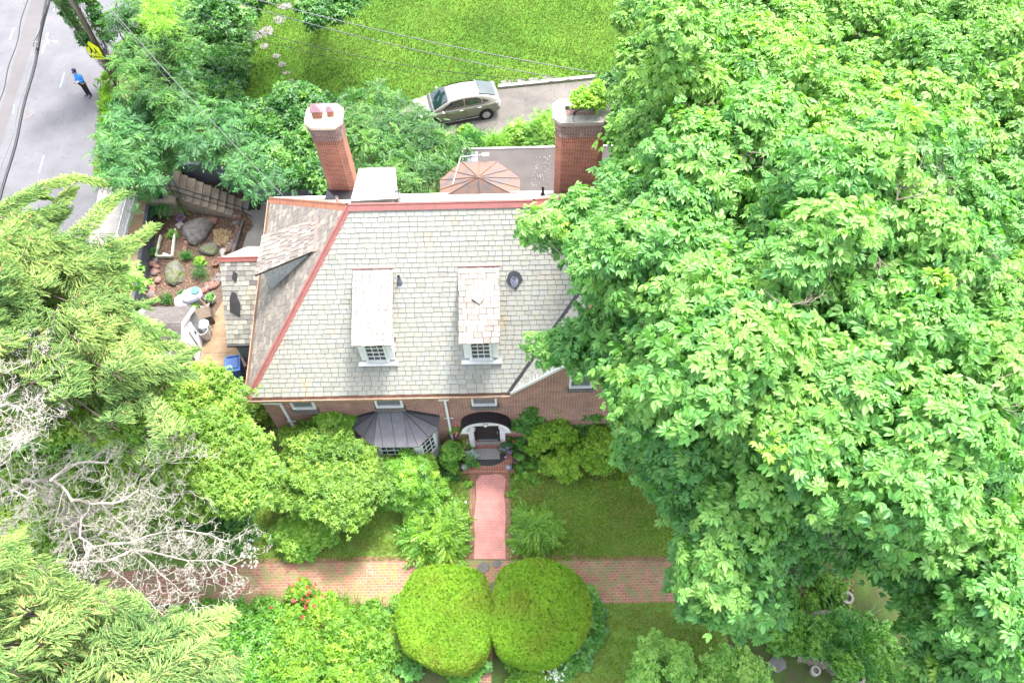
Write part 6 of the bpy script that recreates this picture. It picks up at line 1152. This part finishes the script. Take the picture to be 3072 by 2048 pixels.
shrub('rhododendron', 'rounded rhododendron with glossy whorled leaves left of the front stoop', 'bush', 1225, 1440, 1.5, 1.35, 2.2, 'whorl', 'rhodo', .16, 1.5, n=26, cr=.34)
shrub('spreading_yew', 'spreading yew with fresh green needle sprays left of the painted walk', 'bush', 1310, 1590, 1.3, 1.2, 1.1, 'ail', 'rhodo', .36, 1.3, n=20, cr=.36, flat=.5); shrub('rounded_shrub', 'pale green rounded shrub left of the shaded front lawn', 'bush', 905, 1590, 1.2, .95, 1.3, 'tri', 'yewb', .12, 1.4, n=18, tb=[random.uniform(.5,.9) for _ in range(18)])
shrub('spreading_yew', 'smaller dark yew right of the painted walk', 'bush', 1605, 1585, .95, .9, .9, 'ail', 'rhodo', .30, 1.3, n=15, cr=.36); shrub('dwarf_cypress', 'small dark green cypress between the bay window and the stoop', 'bush', 1352, 1362, .52, .62, 1.3, 'tri', 'yewb', .08, 1.4, n=12); shrub('dwarf_cypress', 'narrow dark green shrub right of the flower pots by the stoop', 'bush', 1562, 1350, .28, .8, .9, 'tri', 'yew', .08, 1.4, n=8)
for (px, py, rx, ry, h, mt), lb in zip(((1590,1235,.95,.75,3.3,'yew'),(1655,1225,.65,.6,3.4,'yewtip'),(1775,1225,1.1,.8,3.2,'yew'),(1665,1305,1.35,.8,2.1,'yewtip'),(1800,1330,1.1,1.0,1.9,'yewtip'),(1710,1385,1.3,.65,1.5,'yewtip')),
    ('dark green yew against the brick wall right of the door canopy','light-tipped yew standing up against the gable wall','dark yew below the gable wall behind the lighter yews','broad light-tipped yew right of the front door','rounded yew next to the overhanging hickory leaves','low spreading yew bordering the right front lawn')):
    shrub('yew_bush', lb, 'bush', px, py, rx, ry, h, 'tri', mt, .085, 1.3, n=26 if h > 3 else 16, cr=.5 if h > 3 else .36)
for px, py, lb, fl in ((1365,1282,'pink-flowered plant hanging beside the right downspout','pink'),(1398,1325,'pink-flowered geranium pot left of the door step','pink'),(1522,1312,'crimson-flowered pot plant right of the door step','redp'),(1518,1342,'purple and silver trailing pot plant right of the lattice mat','purp')):
    h_ = 1.6 if 'hanging' in lb else .5; shrub('potted_flowers', lb, 'flowering plant', px, py, .3, .3, .5, 'tri', 'rhodo' if fl != 'purp' else 'locust', .1, 1.4, z0=h_-.4, n=7); c = at(px,py,h_+.15); k = 16
    P_ = np.array([tuple(c)])+rng.normal(size=(k,3))*.16; o = scatter('flowers', T['tri'], P_, frames(unit(k), np.tile([[0,0,1.]],(k,1)), .07), rng.random(k), LM[fl], [x for x in bpy.data.objects if x.name.startswith('potted_flowers')][-1])
for o in [x for x in bpy.data.objects if x.name.startswith('potted_flowers') and x.type == 'EMPTY']:
    zb_ = o.location.z; mb = MB(); mb.lathe([(0,max(-zb_,-.3)),(.12,max(-zb_,-.3)),(.17,.02),(.18,.02),(.15,-.02)], (0,0,0), 14); mb.build('pot_body', MT['potd'], o)
shrub('agave', 'blue-grey spiky agave in a pot left of the brick step', 'plant', 1405, 1368, .25, .25, .4, 'hosta', leafmat('agave_leaf', (.12,.20,.18), (.20,.30,.26), (.3,.4,.36), .5, .05), .26, .25, n=1, cr=.3, stems=False)
for px, py, r, lb in ((1340,1425,.5,'low dark groundcover left of the front step'),(1585,1430,.5,'low green groundcover right of the front step'),(1432,1395,.2,'weeds growing through the brick front step'),(1405,1450,.22,'bright weeds at the top left of the painted walk'),(1538,1480,.25,'pale variegated plant at the right edge of the painted walk'),(1610,1390,.5,'mixed groundcover in front of the broad light-tipped yew'),(1545,1620,.3,'variegated plants beside the lower right of the painted walk')):
    shrub('groundcover_plant', lb, 'plant', px, py, r, r*.6, .25, 'tri', 'bush' if 'dark' in lb else 'rhodo', .10, .8, n=6, stems=False)
# clipped hedge domes
def dome(label, pts, h, mat='hedge', seed=1, name='clipped_hedge', leaf=.062, dens=900, wavy=.03, ztop=1.0):
    W_ = [at(a, b_, h*.45) for a, b_ in pts]; c = sum((v for v in W_), Vector())/len(W_); c.z = 0; n_ = 64; r_ = random.Random(seed)
    ang = [(math.atan2(v.y-c.y, v.x-c.x), math.hypot(v.x-c.x, v.y-c.y)) for v in W_]; ang.sort(); A_ = np.array([a for a, _ in ang]); Rr = np.array([q for _, q in ang]); A3 = np.concatenate([A_-2*math.pi, A_, A_+2*math.pi]); R3 = np.tile(Rr, 3)
    Rf = lambda a: np.interp(a, A3, R3)
    def surf(a, s_):      # s 0 top centre .. 1 ground
        q = s_*math.pi*.62; rr = np.sin(np.minimum(q, math.pi/2))**.62*(1-.10*np.maximum(0, s_-.8)/.2); zz = h*np.where(s_ < .8, (np.maximum(np.cos(q*.99),0))**.55, 0); zz = np.where(q < math.pi/2*.999, zz, 0)
        z = h*(1-np.clip(s_,0,1)**3.2); rad = Rf(a)*np.clip(s_,0,1)**.0; return rad, z
    t = empty(name, c, label=label, cat='hedge'); m_ = 26; vs = []; fs = []
    prof = []
    for k in range(m_+1):
        if k <= 18: q = math.pi/2*k/18; prof.append((math.sin(q)**.80, (.56+.44*max(0,math.cos(q))**.30)))
        else: prof.append((1-.06*(k-18)/(m_-18), .56*(1-(k-18)/(m_-18))))
    for k in range(m_+1):
        for j in range(n_):
            a = -math.pi+2*math.pi*j/n_; f = 1+wavy*math.sin(a*3+k*.4+seed)*.5+wavy*.5*math.sin(a*7+k); r = Rf(a)*prof[k][0]*f; vs.append((math.cos(a)*r, math.sin(a)*r, h*prof[k][1]*(1+wavy*math.sin(a*2+k*.3)*.4)))
    for k in range(m_):
        for j in range(n_): fs.append((k*n_+j, (k+1)*n_+j, (k+1)*n_+(j+1)%n_, k*n_+(j+1)%n_))
    core = MB(); core.add([(v[0]*.97, v[1]*.97, v[2]*.97) for v in vs], fs); core.build('inner_twigs', plain('hedge_inside', (.06,.12,.015), .9, 0, .5, 8, .5), t, smooth=True)
    V = np.array(vs); F = np.array(fs); tri = np.vstack([F[:,[0,1,2]], F[:,[0,2,3]]]); a_, b_, c_ = V[tri[:,0]], V[tri[:,1]], V[tri[:,2]]; nn = np.cross(b_-a_, c_-a_); ar = np.linalg.norm(nn, axis=1)/2; N_ = int(ar.sum()*dens)
    idx = rng.choice(len(tri), N_, p=ar/ar.sum()); u, v = rng.random(N_), rng.random(N_); sw_ = u+v > 1; u[sw_], v[sw_] = 1-u[sw_], 1-v[sw_]; P_ = a_[idx]+(b_[idx]-a_[idx])*u[:,None]+(c_[idx]-a_[idx])*v[:,None]; nu = nn[idx]/np.maximum(np.linalg.norm(nn[idx],axis=1,keepdims=True),1e-9)
    P_ += nu*rng.uniform(-.03,.02,(N_,1)); dd = nu*.15+unit(N_)*.9; up_ = nu*.6+np.array([0,0,.5])+unit(N_)*.35
    ti = .5+rng.normal(size=N_)*.2+.15*np.sin(P_[:,0]*2.1+1)*np.sin(P_[:,1]*1.7); scatter('leaves', T['tri'], P_+np.array(c), frames(dd, up_, leaf*rng.uniform(.7,1.3,N_)), ti, LM[mat], t); return t
z8 = lambda l: [(900+a*.5102, 1550+b_*.5102) for a, b_ in l]
dome('left half of the pair of big clipped yew domes below the front walk', z8([(760,325),(860,318),(980,320),(1060,345),(1105,400),(1115,500),(1118,650),(1112,780),(1080,850),(1020,905),(950,930),(860,920),(770,890),(700,840),(620,790),(590,700),(580,600),(600,520),(640,430),(690,355)]), 1.9)
dome('right half of the pair of big clipped yew domes, the brighter green one', z8([(1240,305),(1330,285),(1430,285),(1520,310),(1590,345),(1650,400),(1690,470),(1710,560),(1705,630),(1670,710),(1620,780),(1550,840),(1480,885),(1400,895),(1330,885),(1250,860),(1170,820),(1137,740),(1130,600),(1135,480),(1155,400),(1190,335)]), 1.95, seed=4)
def ballp(px, py, r): return [(px+r*math.cos(a), py+r*math.sin(a)*.9) for a in np.arange(0,6.2,.5)]
dome('small yellow-green clipped ball touching the lower left of the big dome', ballp(1184,1931,31), .7, 'yg', 2, 'topiary_ball', .035, 900); dome('small yellow clipped ball among the garden perennials', ballp(985,1961,24), .6, 'yg', 3, 'topiary_ball', .035, 900); dome('small yellow-green clipped ball near the bottom edge of the flower garden', ballp(815,1994,22), .6, 'yg', 6, 'topiary_ball', .035, 900); dome('pale green clipped bush behind the left big dome', ballp(1205,1815,32), .8, 'rhodo', 5, 'topiary_ball', .045, 700)
for l, lb in (([(1770,1800),(1785,1840),(1780,1890),(1765,1930),(1740,1965),(1700,1990),(1665,2005)],'hosta row curving around the right side of the big clipped domes'),([(1195,1960),(1215,1985),(1240,2005)],'broad-leaved hostas under the lower left of the big domes'),([(1175,1855),(1165,1875)],'hostas left of the big clipped domes'),([(1380,2025),(1420,2010),(1440,1995)],'leafy plants below the gap between the big clipped domes')):
    cl = []
    for i, (a, b_) in enumerate(l):
        for _ in range(2): cl.append((*at(a+random.uniform(-8,8), b_+random.uniform(-8,8), .22), .28))
    fplant('hosta_row', lb, 'plants', cl, 'hosta', 'hosta', .2, .7, stems=False)
# flower garden bottom left
fgd = field([(470,1400),(620,1395),(700,1395),(870,1410),(890,1440),(890,1500),(850,1600),(480,1600),(420,1500),(380,1440),(390,1410)], 110, lambda x, y: .35+.12*math.sin(x*.05), (.35,.55), 22, 22)
fgd = [c for c in fgd]; L_ = [c for c in fgd if c[0] < -8.2]; R_ = [c for c in fgd if c[0] >= -8.2]
if L_: fplant('flower_border', 'deep green leafy left part of the flower border', 'flower border', L_, 'tri', 'rhodo', .14, 1.2, stems=False, tb=[random.uniform(.0,.35) for _ in L_])
t = fplant('flower_border', 'bright yellow-green perennials filling the flower border left of the clipped domes', 'flower border', R_, 'tri', 'flower', .14, 1.2, stems=False)
for (px, py, r, h, mt, lb) in ((900,1780,.6,.9,'flower','tall red rose bush at the edge of the brick path'),(1000,1850,.5,.6,'flower','low red rose bush among the perennials'),(1120,2046,.75,.6,'yg','yellowish azalea at the bottom edge left of the domes'),(1590,2030,.85,.6,'flower','light green shrub at the bottom edge below the right dome'),(640,1960,.9,.8,'flower','bright fern-like shrub at the bottom left of the flower border'),(720,1880,.8,.6,'rhodo','dark leafy perennial clump in the flower border')):
    shrub('garden_shrub', lb, 'shrub', px, py, r, r*.8, h, 'tri', mt, .13, 1.3, n=14)
    if 'red' in lb: k = 26; P_ = np.array([tuple(at(px+random.gauss(0,30), py+random.gauss(0,26), h)) for _ in range(k)]); scatter('blooms', T['tri'], P_, frames(unit(k), np.tile([[0,0,1.]],(k,1)), .09), rng.random(k), LM['redp'], [x for x in bpy.data.objects if x.name.startswith('garden_shrub')][-1])
    if 'light green' in lb: k = 60; P_ = np.array([tuple(at(1665+random.gauss(0,16), 2022+random.gauss(0,14), .6)) for _ in range(k)]); scatter('blooms', T['tri'], P_, frames(unit(k), np.tile([[0,0,1.]],(k,1)), .05), rng.random(k), LM['whitep'], [x for x in bpy.data.objects if x.name.startswith('garden_shrub')][-1])
blades_ = [(*at(random.uniform(640,1180), random.uniform(1810,2040), .1), .3) for _ in range(95)]; fplant('daylily_clump', 'strap-leaved daylilies scattered through the flower border', 'plants', blades_, 'long', 'flower', .45, .9, stems=False)
# bottom right shrubs and ground planting
fg = field([(1450,1545),(1470,1490),(1510,1460),(1560,1475),(1590,1515),(1600,1600),(1440,1620)], 40, lambda x, y: 1.7+.5*math.sin(x*.09), (.16,.32), 15, 23); fplant('privet_bush', 'light green small-leaved bush at the bottom edge right of the domes', 'bush', fg, 'tri', 'privet', .12, .9, base=at(1960,2040,0), tb=[random.uniform(.2,.6) for _ in fg])
fg = field([(1620,1520),(1680,1480),(1740,1520),(1760,1620),(1600,1620)], 18, lambda x, y: 1.5, (.28,.45), 22, 24); fplant('privet_bush', 'small-leaved green bush at the bottom edge beside the stone wall', 'bush', fg, 'tri', 'privet', .12, .7, base=at(2200,2060,0))
fg = field([(1790,1440),(1950,1420),(2030,1440),(2060,1540),(2030,1600),(1980,1570),(1870,1490),(1750,1480)], 34, lambda x, y: .2, (.3,.5), 22, 25); fplant('groundcover', 'dark green ground plants around the curved stone wall under the hickory', 'plants', fg, 'tri', 'rhodo', .12, 1., stems=False, tb=[.2 for _ in fg]); 
fg = field([(1840,1440),(1960,1430),(2000,1470),(1980,1530),(1900,1500)], 18, lambda x, y: .1, (.3,.45), 22, 26); fplant('daylily_clump', 'dark green daylily leaves above the curved stone wall', 'plants', fg, 'long', 'iris', .6, 1.2, stems=False)
fg = field([(1840,1350),(1920,1340),(1935,1400),(1840,1405)], 7, lambda x, y: .2, (.25,.4), 22, 27); fplant('groundcover', 'green plants on the brown mulch behind the timber edging', 'plants', fg, 'tri', 'flower', .10, .8, stems=False)
litter('mulch', [(2400,1740),(2560,1740),(2560,1845),(2400,1845)], 2200, .07, .02, 'litter', 'reddish brown mulch in the gap of the hickory leaves')
# edge weeds on the brick paths
def tufts(name, poly, n_, size, mat, label, tm='blades', z=.0):
    xs = [p[0] for p in poly]; ys = [p[1] for p in poly]; out = []
    while len(out) < n_:
        x, y = random.uniform(min(xs),max(xs)), random.uniform(min(ys),max(ys))
        if inpoly(x, y, poly): out.append((x, y, z))
    P_ = np.array(out); dd = unit(n_)*np.array([1,1,.08]); return scatter(name, T[tm], P_, frames(dd, np.array([[0,0,1.]])+rng.normal(size=(n_,3))*.15, rng.uniform(.6,1.35,n_)*size), .45+.25*np.sin(P_[:,0]*.9)*np.sin(P_[:,1]*1.3)+rng.normal(size=n_)*.2, LM[mat], kind='stuff', label=label)
T['blades'] = blades(6, .06, .75)
tufts('grass', [(p[0],p[1]) for p in lawnb], 42000, .10, 'grass_b', 'bright sunlit grass of the back lawn')
tufts('grass', [(-11,8.8),(-2.0,8.8),(-2.05,12.2),(-11,12.4)], 9000, .11, 'grass_f', 'shaded grass of the left front lawn'); tufts('grass', [(-.45,8.7),(7,8.7),(7,12.2),(-.45,12.2)], 9500, .11, 'grass_f', 'patchy shaded grass of the right front lawn'); tufts('grass', [(2.0,7.1),(7,7.1),(7,2),(1.2,2)], 8000, .10, 'grass_f', 'clover and grass of the lower right lawn')
tufts('weeds', [(-9,7.1),(-4.6,7.1),(-3,8.2),(-2.2,8.7),(-5,8.4),(-9,7.8)], 3200, .07, 'flower', 'small weeds growing between the path bricks left of the domes', 'tri'); tufts('weeds', [(0.4,8.7),(6,8.6),(6,7.1),(2.2,7.1)], 3600, .055, 'rhodo', 'small weeds growing between the path bricks right of the domes', 'tri')
tufts('weeds', [(-16,12.2),(-2.3,12.2),(-2.3,13.3),(-16,13.3)], 1500, .12, 'rhodo', 'low plants in the bed along the front wall', 'tri'); tufts('weeds', [(-.3,12.0),(7,12.0),(7,13.3),(-.3,13.3)], 1500, .10, 'rhodo', 'low plants in the bed right of the front door', 'tri')
print('objects', len(bpy.data.objects), 'polys', sum(len(o.data.polygons) for o in bpy.data.objects if o.type == 'MESH'))

for o in bpy.data.objects:
    if o.type == 'MESH' and o.name.split('.')[0] in ('flowers','blooms','flower_clusters','young_shoots','flower_heads','loose_leaves','leaves','foliage','crown','needles'):
        if o.name.split('.')[0] in ('flowers','blooms','flower_clusters','flower_heads','young_shoots','loose_leaves'): o['kind'] = 'stuff'
